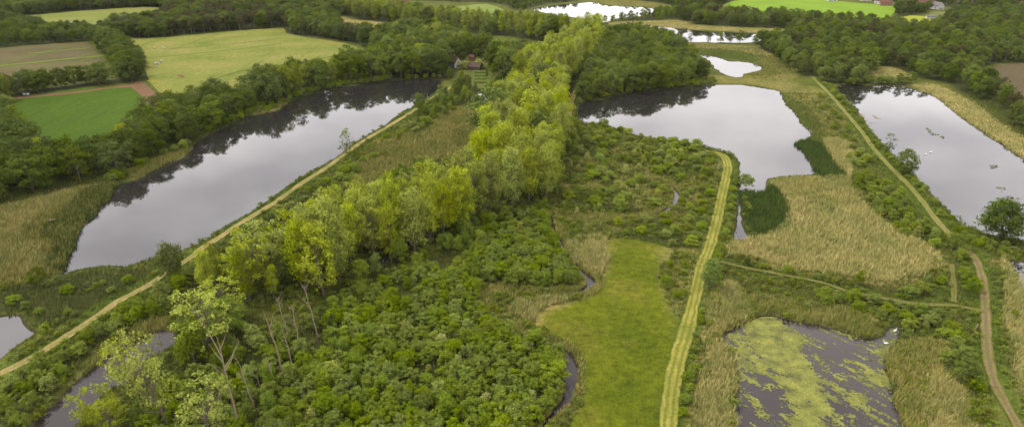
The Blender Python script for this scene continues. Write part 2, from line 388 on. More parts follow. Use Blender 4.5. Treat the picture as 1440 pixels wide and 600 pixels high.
ZONES = [
 (MEADOW, 'meadow', 1.5),
 (MAIN_REED, 'tan', 4),
 ([(1087,254),(1147,250),(1190,252),(1215,285),(1150,285),(1105,275)], 'olive', 8),
 ([(1043,268),(1073,268),(1085,262),(1105,283),(1109,312),(1096,324),(1060,333),(1049,322),(1046,300)], 'darkreed', 2),
 ([(1120,203),(1135,196),(1157,205),(1173,231),(1192,247),(1167,253),(1147,245),(1140,225)], 'darkreed', 2),
 ([(1104,145),(1120,140),(1150,165),(1165,195),(1140,198),(1128,175),(1115,158)], 'greenreed', 3),
 ([(1108,132),(1145,122),(1170,145),(1200,185),(1205,207),(1160,200),(1148,165)], 'olive', 5),
 ([(1283,119),(1313,119),(1353,136),(1380,152),(1400,168),(1427,186),(1470,212),(1470,240),(1440,221),(1408,201),(1362,171),(1340,154),(1313,134)], 'tan', 3),
 ([(1225,97),(1250,95),(1276,104),(1268,108),(1232,106)], 'tan', 4),
 ([(-60,300),(0,290),(40,281),(107,266),(157,256),(165,262),(155,277),(128,305),(106,335),(95,355),(88,384),(30,400),(-60,410)], 'olive', 4),
 ([(-60,300),(0,291),(40,283),(100,270),(110,280),(60,300),(30,330),(60,350),(50,380),(0,392),(-60,400)], 'tan', 9),
 ([(157,256),(165,262),(155,277),(128,305),(106,335),(90,382),(70,375),(75,345),(60,325),(90,295),(120,268)], 'darkreed', 5),
 ([(178,243),(205,229),(245,213),(263,210),(262,217),(228,233),(192,251)], 'olive', 2),
 ([(345,160),(365,153),(390,146),(402,143),(400,148),(370,160)], 'tan', 3),
 ([(500,238),(520,205),(560,185),(610,160),(650,150),(680,156),(684,200),(672,250),(640,252),(620,227),(560,238),(520,272),(490,272)], 'olive', 6),
 ([(950,61),(1010,63),(1045,66),(1062,67),(1084,78),(1108,90),(1118,101),(1090,106),(1050,106),(1072,97),(1060,88),(1020,82),(975,74),(950,72)], 'greenreed', 4),
 ([(950,60),(1010,62.5),(1045,65.5),(1062,67),(1084,78),(1066,77),(1040,71),(1010,69),(950,66)], 'tan', 4),
 ([(1068,82),(1090,80),(1110,92),(1118,102),(1100,113),(1042,110),(1050,104),(1074,97)], 'olive', 4),
 ([(985,106),(1043,109),(1105,113),(1120,120),(1100,128),(1070,121),(1027,116),(985,116)], 'olive', 4),
 ([(940,34.5),(1000,37.5),(1060,40),(1112,41.5),(1104,47),(1050,45),(1000,42),(940,39)], 'tan', 6),
 ([(855,32),(900,30),(960,29),(960,35),(900,36),(870,35)], 'tan', 6),
 ([(838,1),(870,-1),(905,2),(945,9),(935,13),(905,9),(870,7),(850,5)], 'olive', 6),
 ([(478,24),(497,28),(530,31),(570,33),(562,37),(535,40),(497,37),(478,33)], 'tan', 5),
 ([(690,54),(712,52),(747,60),(744,66),(700,62)], 'dyke', 5),
 ([(1006,405),(1030,400),(1050,420),(1045,445),(1018,470),(1024,485),(1036,512),(1040,535),(1036,562),(1034,650),(965,650),(980,560),(990,480)], 'tan', 3),
 ([(1018,430),(1045,415),(1120,425),(1200,437),(1235,455),(1225,474),(1173,460),(1120,450),(1075,440),(1048,450),(1020,470)], 'olive', 3),
 ([(1250,485),(1300,475),(1340,490),(1330,520),(1365,570),(1390,650),(1275,650),(1262,563),(1244,508)], 'olive', 4),
 ([(1300,530),(1335,535),(1375,600),(1385,650),(1310,650)], 'tan', 7),
 ([(1405,370),(1420,372),(1436,390),(1446,420),(1500,440),(1500,650),(1465,640),(1440,560),(1418,470)], 'tan', 3),
 ([(1395,385),(1404,380),(1412,430),(1418,500),(1445,580),(1462,650),(1450,640),(1420,572),(1402,530),(1394,480)], 'dyke', 1.5),
 ([(720,425),(775,418),(800,424),(762,434),(750,452),(730,445)], 'tan', 3),
 ([(793,345),(815,335),(850,335),(850,375),(832,388),(812,375),(797,358)], 'tan', 4),
 ([(120,520),(160,485),(215,450),(240,455),(190,478),(150,500),(110,535)], 'olive', 3),
 ([(235,500),(285,465),(290,480),(250,530),(180,600),(160,600)], 'greenreed', 3),
]
ZW = [(smooth(GP(z[0]), 3), z[1], z[2]) for z in ZONES]
# woods / thickets: forest floor
WOODS = {}   # filled below with the plant zones

# ------------------------------------------------------------------ plants: where they grow (outlines of their feet)
def Z(poly, kinds, spacing, hr, place, name_group, r_clear=.35): return dict(poly=poly, kinds=kinds, sp=spacing, h=hr, place=place, group=name_group, clear=r_clear)
PZ = [
 # far belts
 Z([(-40,24),(22,22),(83,18),(150,13),(200,10),(240,12),(244,-6),(-60,-6)], dict(oak=.6, broad=.4), 8.5, (14, 19), 'in the wood behind the far pasture', 'trees behind the far pasture'),
 Z([(240,20),(290,19),(335,17),(400,23),(470,23),(484,18),(484,-6),(242,-6)], dict(broad=.6, oak=.25, pine=.15), 8.5, (13, 19), 'in the wide wood beyond the pine belt', 'trees beyond the pine belt'),
 Z([(0,50),(20,46),(60,48),(100,45),(140,40),(162,42),(162,54),(100,59),(30,65),(-30,69),(-30,46)], dict(oak=.55, broad=.45), 7.5, (9, 15), 'in the hedge thicket above the stubble field', 'hedge trees above the stubble field'),
 Z([(-10,28),(8,27),(40,37),(60,44),(50,48),(10,42)], dict(oak=1), 8, (12, 15), 'in the slanting hedge by the far pasture corner', 'slanting hedge trees'),
 Z([(160,53),(240,51),(330,43),(397,39),(404,24),(335,19),(243,24),(162,40)], dict(pine=.7, oak=.2, broad=.1), 7.0, (13, 18), 'in the dark belt along the top of the pasture', 'pine belt trees'),
 Z([(400,45),(440,52),(480,57),(516,66),(530,60),(520,55),(480,50),(470,30),(462,24),(405,24)], dict(oak=.45, broad=.4, pine=.15), 8.0, (13, 18), 'in the wood at the pasture corner', 'trees at the pasture corner'),
 Z([(484,23),(530,30),(590,35),(630,41),(680,49),(720,51),(770,60),(806,52),(785,44),(745,42),(690,39),(650,33),(610,29),(560,20),(486,12)], dict(pale=.8, broad=.2), 8.0, (15, 21), 'in the pale poplar belt crossing the far woods', 'trees of the far poplar belt'),
 Z([(525,74),(535,58),(583,54),(630,56),(680,76),(690,84),(735,84),(752,92),(740,108),(716,116),(694,98),(690,90),(660,76),(642,80),(645,98),(630,112),(616,113),(560,114),(500,120),(455,128),(408,142),(350,152),(346,130),(420,117),(480,106),(530,92),(545,82)], dict(broad=.5, oak=.28, pale=.22), 7.4, (15, 21), 'in the wood along the head of the west lake', 'trees at the head of the west lake'),
 Z([(700,-6),(760,-6),(815,0),(770,6),(748,11),(735,14),(715,12),(690,4),(486,-2),(486,-6)], dict(oak=.5, broad=.5), 9, (5, 9), 'on the far bank of the distant lake', 'trees above the distant lake'),
 Z([(945,7),(905,1),(860,-2),(840,-6),(1030,-6),(1022,4),(1000,10),(960,12)], dict(broad=.6, oak=.4), 9, (9, 14), 'in the wood beyond the reed islands', 'trees beyond the reed islands'),
 Z([(850,32.5),(875,27),(905,24),(925,18),(960,16),(960,26),(900,29)], dict(broad=.6, young=.4), 7.5, (7, 11), 'on the near bank of the distant lake', 'trees on the near bank of the distant lake'),
 Z([(822,108),(846,82),(850,66),(862,56),(890,50),(905,54),(935,60),(950,70),(965,86),(985,95),(1000,108),(992,115),(950,122),(905,129),(868,133),(845,139),(822,143)], dict(broad=.75, oak=.25), 7.2, (12, 17), 'in the wood above the middle lake', 'trees above the middle lake'),
 Z([(1066,62),(1085,60),(1108,54),(1112,42),(1060,38),(960,32),(955,20),(985,18),(1030,23),(1100,27),(1170,34),(1235,38),(1256,37),(1275,44),(1310,44),(1335,38),(1400,28),(1520,22),(1520,80),(1440,87),(1380,92),(1384,112),(1400,134),(1440,158),(1520,182),(1520,232),(1440,190),(1418,170),(1390,150),(1360,134),(1332,118),(1295,110),(1278,102),(1250,93),(1222,95),(1228,114),(1180,119),(1150,114),(1118,101),(1086,82)], dict(broad=.58, oak=.24, pine=.18), 8.0, (10, 16), 'in the broad wood east of the lakes', 'trees of the east wood'),
 Z([(1262,10),(1300,9),(1306,15),(1280,22),(1262,22)], dict(oak=1), 9, (10, 13), 'beside the bright field at the village edge', 'trees at the village edge'),
 Z([(1262,7),(1300,8),(1345,11),(1440,16),(1500,14),(1500,-6),(1180,-6),(1262,3)], dict(oak=.6, broad=.4), 13, (9, 14), 'between the village houses', 'village trees'),
 Z([(1340,22),(1400,18),(1500,18),(1500,24),(1340,36)], dict(oak=.5, broad=.5), 9, (10, 14), 'in front of the village houses', 'trees in front of the village'),
 # west bank hedges
 Z([(134,58),(156,57),(186,72),(207,96),(212,110),(190,113),(170,98),(152,80)], dict(oak=.8, broad=.2), 7.5, (13, 17), 'in the hedge between stubble field and pasture', 'hedge trees between stubble and pasture'),
 Z([(-40,134),(0,131),(60,124),(130,115),(190,109),(190,114),(130,121),(60,130),(0,140),(-40,144)], dict(oak=1), 8, (12, 15), 'in the hedge above the bright green crop', 'hedge trees above the green crop'),
 Z([(-60,150),(0,142),(22,140),(26,165),(32,200),(60,232),(130,236),(190,205),(212,186),(222,168),(245,156),(285,150),(335,148),(352,155),(330,168),(305,181),(275,200),(262,205),(240,210),(205,226),(180,238),(150,248),(100,262),(40,278),(-60,294)], dict(oak=.52, broad=.40, pale=.08), 7.4, (12, 18), 'in the wood on the west bank', 'trees of the west bank'),
 Z([(352,150),(330,164),(305,177),(275,197),(262,204),(240,212),(205,228),(175,243),(150,252),(158,260),(180,246),(205,232),(240,216),(266,207),(280,200),(310,184),(332,174),(368,161),(400,149),(455,130),(510,121),(590,114),(618,114),(618,108),(560,108),(500,112),(455,119),(405,136)], dict(shrub=.75, light=.25), 3.4, (2, 4.2), 'at the water edge of the west lake', 'bank bushes of the west lake', .1),
 Z([(815,144),(845,136),(893,125),(950,117),(1000,112),(1004,119),(960,124),(893,132),(847,142),(818,150)], dict(shrub=.7, light=.3), 3.8, (2, 4.2), 'at the wooded edge of the middle lake', 'bank bushes of the middle lake', .1),
 # the poplars in the middle
 Z([(672,293),(700,298),(765,284),(782,250),(796,205),(803,170),(808,148),(812,122),(836,88),(852,62),(838,54),(812,60),(770,87),(742,116),(716,150),(697,182),(681,222),(670,262)], dict(poplar=.93, broad=.07), 7.0, (18, 28), 'in the tall bright row through the middle', 'poplars of the tall middle row', .15),
 Z([(440,418),(500,404),(560,370),(620,342),(675,318),(668,292),(610,290),(540,318),(470,352),(430,390)], dict(poplar=1), 6.2, (19, 26), 'in the bright clump below the tall row', 'poplars of the lower clump', .1),
 Z([(282,405),(330,425),(390,425),(440,410),(430,385),(380,380),(310,395)], dict(pale=.3, poplar=.5, young=.2), 5.8, (10, 18), 'in the loose group between dyke path and clump', 'young poplars by the dyke'),
 Z([(256,520),(300,512),(345,470),(360,440),(320,440),(270,470),(240,500)], dict(broad=.4, poplar=.4, young=.2), 5.0, (8, 14), 'on the bank beside the dark channel', 'trees beside the dark channel'),
 Z([(560,330),(640,300),(668,300),(670,318),(600,350),(520,400),(480,430),(470,415),(530,385)], dict(young=1), 6, (7, 12), 'at the foot of the bright poplar clump', 'small trees under the poplars'),
 # central thicket
 Z([(395,650),(410,560),(455,500),(500,450),(560,425),(600,400),(650,372),(685,312),(765,296),(776,325),(790,345),(797,366),(815,385),(800,402),(700,398),(672,408),(685,446),(730,472),(792,502),(797,545),(772,588),(745,650)], dict(shrub=.86, light=.09, young=.03, silver=.02), 2.6, (2.2, 5.6), 'in the dense thicket left of the meadow', 'thicket shrubs by the meadow'),
 Z([(350,650),(340,560),(400,480),(450,440),(500,415),(590,375),(680,305),(690,310),(600,395),(520,440),(455,495),(410,555),(392,650)], dict(shrub=.8, young=.2), 3.8, (3, 6), 'in the shade strip below the poplars', 'shrubs below the poplars'),
 Z([(770,285),(790,250),(803,205),(812,178),(850,178),(905,195),(960,201),(1003,213),(1012,225),(1010,255),(990,262),(950,250),(905,245),(880,262),(830,275),(800,292)], dict(light=.55, shrub=.2, silver=.25), 5.3, (2.2, 5), 'in the scrub south of the middle lake', 'scrub south of the middle lake'),
 Z([(690,300),(770,288),(790,250),(803,205),(812,178),(800,180),(780,250),(765,284)], dict(shrub=.8, young=.2), 4, (3, 6), 'along the shaded edge of the tall row', 'shrubs along the tall row'),
 Z([(800,300),(830,278),(885,262),(905,250),(935,262),(940,280),(900,298),(850,302)], dict(light=.5, silver=.35, shrub=.15), 4.8, (2.2, 4.6), 'inside the bend of the stream', 'shrubs in the stream bend'),
 Z([(858,330),(850,312),(900,310),(940,296),(960,270),(1010,258),(1005,300),(992,345),(978,390),(962,450),(955,440),(938,402),(930,380),(950,356),(925,340)], dict(light=.7, shrub=.3), 4.9, (1.6, 3.4), 'between meadow and mown path', 'low shrubs beside the mown path'),
 Z([(1028,228),(1036,240),(1036,262),(1030,300),(1024,340),(1012,366),(1004,362),(1014,320),(1022,280),(1030,250)], dict(light=.6, shrub=.4), 3.4, (1.4, 2.6), 'on the lake side of the mown path', 'low shrubs on the lake side of the path'),
 Z([(985,400),(1010,375),(1018,380),(1005,420),(990,480),(975,540),(960,600),(950,600),(965,520),(978,450)], dict(light=.5, shrub=.5), 3.2, (1.2, 2.6), 'along the tan reeds beside the mown path', 'low shrubs by the tan reeds'),
 # west dyke bushes
 Z([(215,412),(250,393),(290,365),(340,330),(400,290),(470,248),(520,210),(560,185),(610,155),(640,140),(650,150),(600,178),(560,205),(500,255),(470,290),(420,320),(400,370),(300,395),(240,425)], dict(shrub=.5, light=.35, young=.15), 4.6, (2, 4.6), 'on the inner side of the dyke path', 'shrubs inside the dyke path'),
 Z([(470,300),(520,272),(560,240),(620,228),(650,255),(665,290),(600,298),(540,325),(480,355),(440,385),(420,360)], dict(shrub=.5, light=.3, young=.2), 4.6, (2.4, 5), 'in the scrub behind the poplar clump', 'scrub behind the poplar clump'),
 Z([(640,148),(600,165),(585,160),(610,145),(640,122),(665,118),(705,118),(718,140),(690,158),(660,150)], dict(young=.3, broad=.25, shrub=.3, light=.15), 5.2, (4.5, 9), 'where the dyke path meets the garden wood', 'bushes by the garden wood'),
 Z([(-40,640),(-40,560),(0,530),(45,508),(100,478),(160,445),(215,418),(235,430),(190,458),(140,488),(100,525),(60,565),(30,600),(10,650)], dict(shrub=.85, light=.15), 3.1, (2.4, 4.6), 'between dyke path and dark channel', 'shrubs beside the dark channel'),
 Z([(0,440),(30,436),(45,455),(60,462),(90,450),(150,420),(210,390),(200,375),(150,380),(100,388),(40,395),(-40,420),(-40,440)], dict(shrub=.75, light=.25), 6.0, (1.2, 2.8), 'on the marsh below the west lake', 'shrubs on the marsh below the west lake'),
 Z([(110,345),(190,300),(190,303),(110,350)], dict(shrub=1), 50, (2, 3), 'unused', 'unused'),
 Z([(180,612),(240,540),(262,525),(345,480),(400,470),(395,520),(345,560),(340,650),(170,650)], dict(shrub=.7, young=.12, light=.18), 3.9, (2.4, 5.2), 'around the bare dead trunks', 'shrubs around the dead trunks'),
 # causeway and east
 Z([(1190,206),(1212,215),(1225,235),(1212,240),(1196,232)], dict(light=1), 4.2, (2.6, 4), 'in the upper round clump by the causeway', 'upper causeway shrubs'),
 Z([(1150,130),(1165,150),(1185,172),(1205,198),(1192,202),(1172,182),(1155,155)], dict(light=.8, shrub=.2), 5.6, (1.6, 3), 'on the grassy strip beside the causeway', 'strip shrubs beside the causeway'),
 Z([(1195,252),(1225,250),(1262,272),(1300,312),(1334,345),(1316,352),(1268,330),(1236,306),(1222,280)], dict(light=.7, shrub=.3), 3.4, (2.4, 4.4), 'in the big round clump by the causeway', 'big causeway clump shrubs'),
 Z([(1228,200),(1240,202),(1262,227),(1290,255),(1318,284),(1340,310),(1362,325),(1420,340),(1500,360),(1500,372),(1420,358),(1370,345),(1345,330),(1322,303),(1298,275),(1268,243),(1240,215)], dict(shrub=.7, light=.3), 3.2, (1.4, 2.6), 'on the bank of the east lake', 'bank shrubs of the east lake'),
 Z([(1150,108),(1163,118),(1180,135),(1200,160),(1226,192),(1222,194),(1196,165),(1172,136)], dict(shrub=.6, light=.4), 4.2, (1.6, 3), 'between causeway and east lake', 'shrubs between causeway and east lake'),
 Z([(1180,126),(1200,115),(1230,113),(1285,117),(1280,121),(1230,118),(1195,119)], dict(broad=.4, shrub=.6), 6, (4, 8), 'at the head of the east lake', 'bushes at the head of the east lake'),
 Z([(1020,366),(1070,374),(1127,386),(1180,393),(1250,402),(1310,398),(1330,380),(1335,400),(1300,418),(1250,412),(1190,402),(1120,386),(1060,376)], dict(shrub=.6, light=.25, young=.15), 4.2, (1.6, 4), 'along the cross path below the tan reeds', 'shrubs along the cross path'),
 Z([(1150,412),(1195,418),(1290,436),(1330,438),(1345,470),(1300,472),(1262,458),(1238,448),(1190,436),(1150,426)], dict(shrub=.55, light=.45), 3.6, (2, 4.4), 'above the duckweed pond', 'shrubs above the duckweed pond'),
 Z([(1322,490),(1345,470),(1378,470),(1382,500),(1392,540),(1412,580),(1440,650),(1400,650),(1372,580),(1345,535),(1322,515)], dict(shrub=.9, light=.1), 3.5, (2, 4.2), 'between duckweed pond and cart track', 'shrubs beside the cart track'),
 Z([(1345,345),(1370,368),(1376,400),(1380,430),(1350,430),(1345,395)], dict(shrub=.5, young=.5), 4.2, (3, 6.5), 'at the bend of the causeway', 'bushes at the causeway bend'),
]
PZ = [z for z in PZ if z['place'] != 'unused']
for z in PZ: z['W'] = smooth(GP(z['poly']), 2)

# ------------------------------------------------------------------ the ground: one sheet with dips for the water
ds = [34.0]
while ds[-1] < 1350: ds.append(ds[-1] * 1.0062)
while ds[-1] < 12000: ds.append(ds[-1] * 1.12)
ds = np.array(ds); us = np.linspace(-1.15, 1.15, 430)
NR, NC = len(ds), len(us)
GX, GY = (ds[:, None] * us[None]).ravel(), np.repeat(ds, NC)
GPts = np.stack([GX, GY], 1)
shore_noise = (vnoise(GPts, 7, 11, 3) - .5) * 2.6
SD = {}
water_sd = np.full(len(GPts), 14.0)
for k, poly in WATER.items():
    s = sdf(poly, GPts)
    near = np.abs(s) < 13
    s[near] += shore_noise[near] * (.35 if k in ('stream', 'ditch') else 1) * np.clip(ds.repeat(NC)[near] / 250, .5, 1.6)
    SD[k] = s; water_sd = np.minimum(water_sd, s)
gz = np.clip(-.4 + .4 * water_sd, -1.5, 0) + (vnoise(GPts, 25, 5, 3) - .5) * .10 * np.clip(water_sd / 6, 0, 1)
gz -= .12
zc = np.tile(np.array(ZC['rough']), (len(GPts), 1))
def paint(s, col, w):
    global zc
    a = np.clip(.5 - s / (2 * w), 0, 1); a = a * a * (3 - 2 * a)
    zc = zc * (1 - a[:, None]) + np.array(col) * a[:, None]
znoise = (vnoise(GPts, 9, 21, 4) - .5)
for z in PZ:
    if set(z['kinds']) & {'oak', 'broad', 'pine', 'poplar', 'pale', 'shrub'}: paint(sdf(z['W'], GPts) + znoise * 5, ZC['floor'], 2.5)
paint(linedist(PLINES['dyke_path'], GPts) - 5.5 + znoise * 3, ZC['dyke'], 1.5)
paint(linedist(PLINES['causeway_path'], GPts) - 4.5 + znoise * 3, ZC['dyke'], 1.5)
paint(linedist(PLINES['cart_track'], GPts) - 4.5 + znoise * 3, ZC['dyke'], 1.5)
paint(linedist(PLINES['mown_path'], GPts) - 4.5 + znoise * 3, ZC['dyke'], 1.5)
for poly, c, w in ZW: paint(sdf(poly, GPts, 24) + znoise * (3 + w), ZC[c], w)
_sc = np.maximum(sdf(smooth(GP([(770,290),(800,205),(812,178),(905,193),(1003,213),(1012,225),(1008,270),(1000,330),(960,440),(935,400),(925,345),(850,330),(800,300)]), 2), GPts), (vnoise(GPts, 14, 96, 4) - .47) * -60); paint(_sc, ZC['olive'], 4)
_md = np.maximum(sdf(smooth(GP(MEADOW), 3), GPts) + 2, (vnoise(GPts, 15, 95, 4) - .53) * -60); paint(_md, ZC['meadow_dull'], 3)
paint(water_sd - .6, ZC['mud'], .8)
ii = np.arange((NR - 1) * (NC - 1)); r_, c_ = ii // (NC - 1), ii % (NC - 1); b_ = r_ * NC + c_
QUADS = np.stack([b_, b_ + 1, b_ + NC + 1, b_ + NC], 1)
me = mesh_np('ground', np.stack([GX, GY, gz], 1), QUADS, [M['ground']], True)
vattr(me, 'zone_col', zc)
tag(link('ground', me), 'flat marshy ground with rough grass and reed litter under everything', kind='structure')

WNAME = {'left_lake': ('lake', 'long grey lake beside the sandy dyke path'), 'middle_lake': ('lake', 'wide lake above the mown path, reflecting clouds'),
 'right_lake': ('lake', 'lake along the causeway in the east with floating weeds'), 'edge_pond': ('pond_water', 'small dark pond cut by the picture edge beside the cart track'),
 'reed_pond': ('pond_water', 'small bright pond ringed by green and tan reeds'), 'long_pond': ('pond_water', 'narrow bright pond behind a line of single trees'),
 'far_lake': ('lake', 'distant bright lake at the top of the view'), 'hidden_pond': ('pond_water', 'tiny pond glinting between far poplars'),
 'duckweed_pond': ('pond_water', 'dark pond half covered in yellow-green duckweed'), 'corner_pond': ('pond_water', 'small grey pond at the picture edge below the dyke path'),
 'channel': ('channel_water', 'dark channel between shrubs below the dyke path'), 'garden_pond': ('pond_water', 'small dark pond below the garden of the white house'),
 'field_pond': ('pond_water', 'tiny drinking pond in the pasture'), 'wood_pond': ('pond_water', 'narrow water glinting at the edge of the east wood'),
 'stream': ('stream_water', 'narrow stream winding past thicket and meadow'), 'ditch': ('ditch_water', 'dark ditch under the bright poplar clump')}
for i, (k, s) in enumerate(SD.items()):
    q = QUADS[(s[QUADS] < 2.2).any(1)]
    if not len(q): continue
    u, inv = np.unique(q, return_inverse=True)
    me = mesh_np(WNAME[k][0], np.stack([GX[u], GY[u], np.full(len(u), -.52 - .003 * i)], 1), inv.reshape(q.shape), [M['ditch' if k in ('stream', 'ditch', 'channel', 'duckweed_pond') else 'water']], True)
    tag(link(WNAME[k][0], me), WNAME[k][1], kind='structure')

# fields
FM = {
 'pasture': (mat_field('pasture_grass', (.078, .100, .015), (.116, .126, .025), (.150, .136, .038), (78, .10, (.066, .092, .014), .56, .72), .028, .3), 'large pale green pasture with faint ditches and grazing cattle'),
 'far_pasture': (mat_field('far_pasture_grass', (.085, .108, .019), (.110, .125, .025), (.132, .130, .032), None, .02), 'far pale pasture enclosed by woods'),
 'crop_field': (mat_field('young_crop', (.031, .061, .004), (.039, .070, .0045), (.050, .080, .006), (12, .9, (.026, .047, .004), .45, .7), .03), 'bright deep green crop field among hedges'),
 'soil_headland': (mat_field('bare_soil', (0.084, 0.048, 0.027), (0.105, 0.060, 0.032), (0.120, 0.074, 0.039)), 'bare brown soil headland around the green crop'),
 'stubble_field': (mat_field('stubble', (.052, .045, .020), (.070, .058, .025), (.082, .074, .028), (80, .085, (.062, .075, .014), .54, .66), .03), 'brown field with green stripes'),
 'small_field': (mat_field('small_field_grass', (0.060, 0.097, 0.018), (0.072, 0.108, 0.021), (0.084, 0.114, 0.023)), 'small green field at the picture edge behind a hedge'),
 'bright_field': (mat_field('bright_crop', (0.090, 0.154, 0.009), (0.108, 0.177, 0.012), (0.132, 0.194, 0.018)), 'vivid light green field beside the village'),
 'village_green': (mat_field('yellow_field', (0.156, 0.177, 0.014), (0.168, 0.188, 0.016), (0.180, 0.194, 0.018)), 'small yellow-green field below the village'),
 'village_paddock': (mat_field('paddock_grass', (0.078, 0.091, 0.023), (0.090, 0.100, 0.025), (0.102, 0.103, 0.028)), 'small dull paddock beside the village'),
 'wood_clearing': (mat_field('clearing_grass', (0.090, 0.125, 0.023), (0.108, 0.140, 0.028), (0.120, 0.148, 0.032)), 'small green clearing in the far poplars'),
 'plough_field': (mat_field('plough_soil', (0.060, 0.048, 0.025), (0.069, 0.054, 0.028), (0.078, 0.066, 0.030), (20, .2, (0.060, 0.068, 0.023), .6, .75)), 'brown ploughed field behind the east wood'),
 'far_clearing': (mat_field('tan_clearing', (0.168, 0.142, 0.060), (0.180, 0.154, 0.069), (0.180, 0.160, 0.074)), 'tiny tan clearing in the far wood'),
 'garden_lawn': (mat_field('lawn', (.050, .066, .013), (.060, .074, .016), (.074, .082, .020)), 'garden lawn in front of the barn'),
}
def sheet(name, poly, z, mat, jitter=.6):
    P = poly + (np.stack([vnoise(poly, 6, 31), vnoise(poly, 6, 32)], 1) - .5) * jitter
    tri = tessellate_polygon([[Vector((p[0], p[1], 0)) for p in P]])
    T = np.array([t for t in tri], np.int32)
    A, B, C = P[T[:, 0]], P[T[:, 1]], P[T[:, 2]]
    flip = ((B[:, 0] - A[:, 0]) * (C[:, 1] - A[:, 1]) - (B[:, 1] - A[:, 1]) * (C[:, 0] - A[:, 0])) < 0
    T[flip] = T[flip][:, ::-1]
    return link(name, mesh_np(name, np.concatenate([P, np.full((len(P), 1), z)], 1), T, [mat]))
FNAME = {'pasture': 'pasture_field', 'far_pasture': 'pasture_field', 'soil_headland': 'soil_field', 'village_green': 'village_field', 'village_paddock': 'paddock_field', 'wood_clearing': 'clearing_field', 'far_clearing': 'clearing_field', 'garden_lawn': 'garden_lawn'}
for i, (k, (m, lab)) in enumerate(FM.items()):
    tag(sheet(FNAME.get(k, k), FSH[k], .03 + .006 * i, m, 2.5), lab, kind='structure')
tag(sheet('sand_patch', smooth(GP([(143,28.5),(150,27),(168,27),(171,28.5),(160,30),(147,30)])), .16, mat_field('pale_sand', (0.252, 0.188, 0.110), (0.300, 0.239, 0.152), (0.330, 0.274, 0.184)), 3), 'pale bare sand patch in the far pasture', kind='structure')
tag(sheet('soil_patch', smooth(GP([(249,106),(255,104.5),(259,108),(256,110)])), .16, FM['soil_headland'][0], 1), 'small patch of bare soil in the large pasture', kind='structure')

# paths
PMAT = {'sand': mat_path('sandy_track', (.070, .090, .015), (.215, .158, .066), (.165, .135, .050)),
        'mown': mat_path('mown_grass_track', (.075, .090, .011), (.185, .168, .038), (.105, .112, .016)),
        'causeway': mat_path('worn_grass_track', (.075, .092, .015), (.150, .130, .045), (.115, .118, .030)),
        'worn': mat_path('faint_track', (.072, .082, .016), (.105, .090, .032), (.080, .082, .020)),
        'soil': mat_path('soil_track', (.078, .085, .018), (.140, .104, .050), (.100, .082, .036)),
        'line': mat_path('ditch_grass', (.085, .105, .018), (.055, .078, .012), (.045, .066, .010)),
        'stripe': mat_path('crop_stripe', (.090, .118, .016), (.082, .122, .013), (.082, .125, .012))}
PLAB = {'dyke_path': 'sandy dyke path along the long west lake', 'mown_path': 'mown grass path with two pale wheel tracks beside the meadow',
        'causeway_path': 'grassy track along the causeway between two lakes', 'cart_track': 'brown cart track beside the duckweed pond',
        'pasture_ditch': 'long dark grass line crossing the pasture', 'field_ditch': 'upper dark grass line near the pine belt', 'hedge_ditch': 'dark grass line in the pasture along the lake hedge',
        'green_stripe': 'broad green stripe across the brown field', 'field_stripe': 'short green stripe in the upper brown field', 'grass_lane': 'pale mown lane at the pasture corner', 'cross_path': 'faint brown path crossing below the tan reed bed',
        'side_path': 'short brown earth track beside the cart track', 'wood_path': 'short sandy path at the edge of the tall poplars'}
for i, (k, (pts, w, st)) in enumerate(PATHS.items()):
    ln = smooth(PLINES[k], 2, False); t = np.gradient(ln, axis=0); t /= np.linalg.norm(t, axis=1)[:, None]
    n = np.stack([-t[:, 1], t[:, 0]], 1); wv = w * (1 + .55 * (vnoise(ln, 5, 41, 3) - .5))
    cols = np.linspace(-1, 1, 7); V, U = [], []
    for c in cols:
        V.append(np.concatenate([ln + n * (c * wv / 2)[:, None], np.full((len(ln), 1), (.06 if i < 7 else .13) + .008 * i)], 1)); U.append(np.full(len(ln), c))
    L_ = len(ln); a = (np.arange(6)[:, None] * L_ + np.arange(L_ - 1)[None]).ravel()
    me = mesh_np(k, np.concatenate(V), np.stack([a, a + L_, a + L_ + 1, a + 1], 1)[:, ::-1], [PMAT[st]], True)
    vattr(me, 'across', np.concatenate(U), 'FLOAT')
    tag(link(k, me), PLAB[k], kind='structure')

# ------------------------------------------------------------------ tree, shrub and dead-wood shapes
def unit(v): return v / (np.linalg.norm(v, axis=-1, keepdims=True) + 1e-9)

def leaf_cards(name, P, N, s, rng, mat, spread=.85):
    n = len(P)
    nn = unit(N * .75 + rng.normal(size=(n, 3)) * spread)
    a = unit(np.cross(nn, rng.normal(size=(n, 3)))); b = np.cross(nn, a)
    s = s[:, None]
    V = np.stack([P + a * s * .62, P + b * s * .42 + nn * s * .08, P - a * s * .62, P - b * s * .42 + nn * s * .08], 1).reshape(-1, 3)
    F = np.arange(4 * n).reshape(-1, 4)
    me = mesh_np(name, V, F, [mat])
    vattr(me, 'cn', np.repeat(unit(N), 4, 0))
    return me

def tube(path, radii, sides=6):
    path = np.asarray(path, float); n = len(path); t = unit(np.gradient(path, axis=0))
    ref = np.array([.31, .87, .2]); u = unit(np.cross(t, ref)); v = np.cross(t, u)
    ang = np.linspace(0, 2 * math.pi, sides, endpoint=False)
    V = (path[:, None] + (u[:, None] * np.cos(ang)[None, :, None] + v[:, None] * np.sin(ang)[None, :, None]) * np.asarray(radii)[:, None, None]).reshape(-1, 3)
    i = np.arange((n - 1) * sides); r, k = i // sides, i % sides
    F = np.stack([r * sides + k, r * sides + (k + 1) % sides, (r + 1) * sides + (k + 1) % sides, (r + 1) * sides + k], 1)
    return V, F

def join(parts):
    V, F, o = [], [], 0
    for v, f in parts: V.append(v); F.append(f + o); o += len(v)
    return np.concatenate(V), np.concatenate(F)

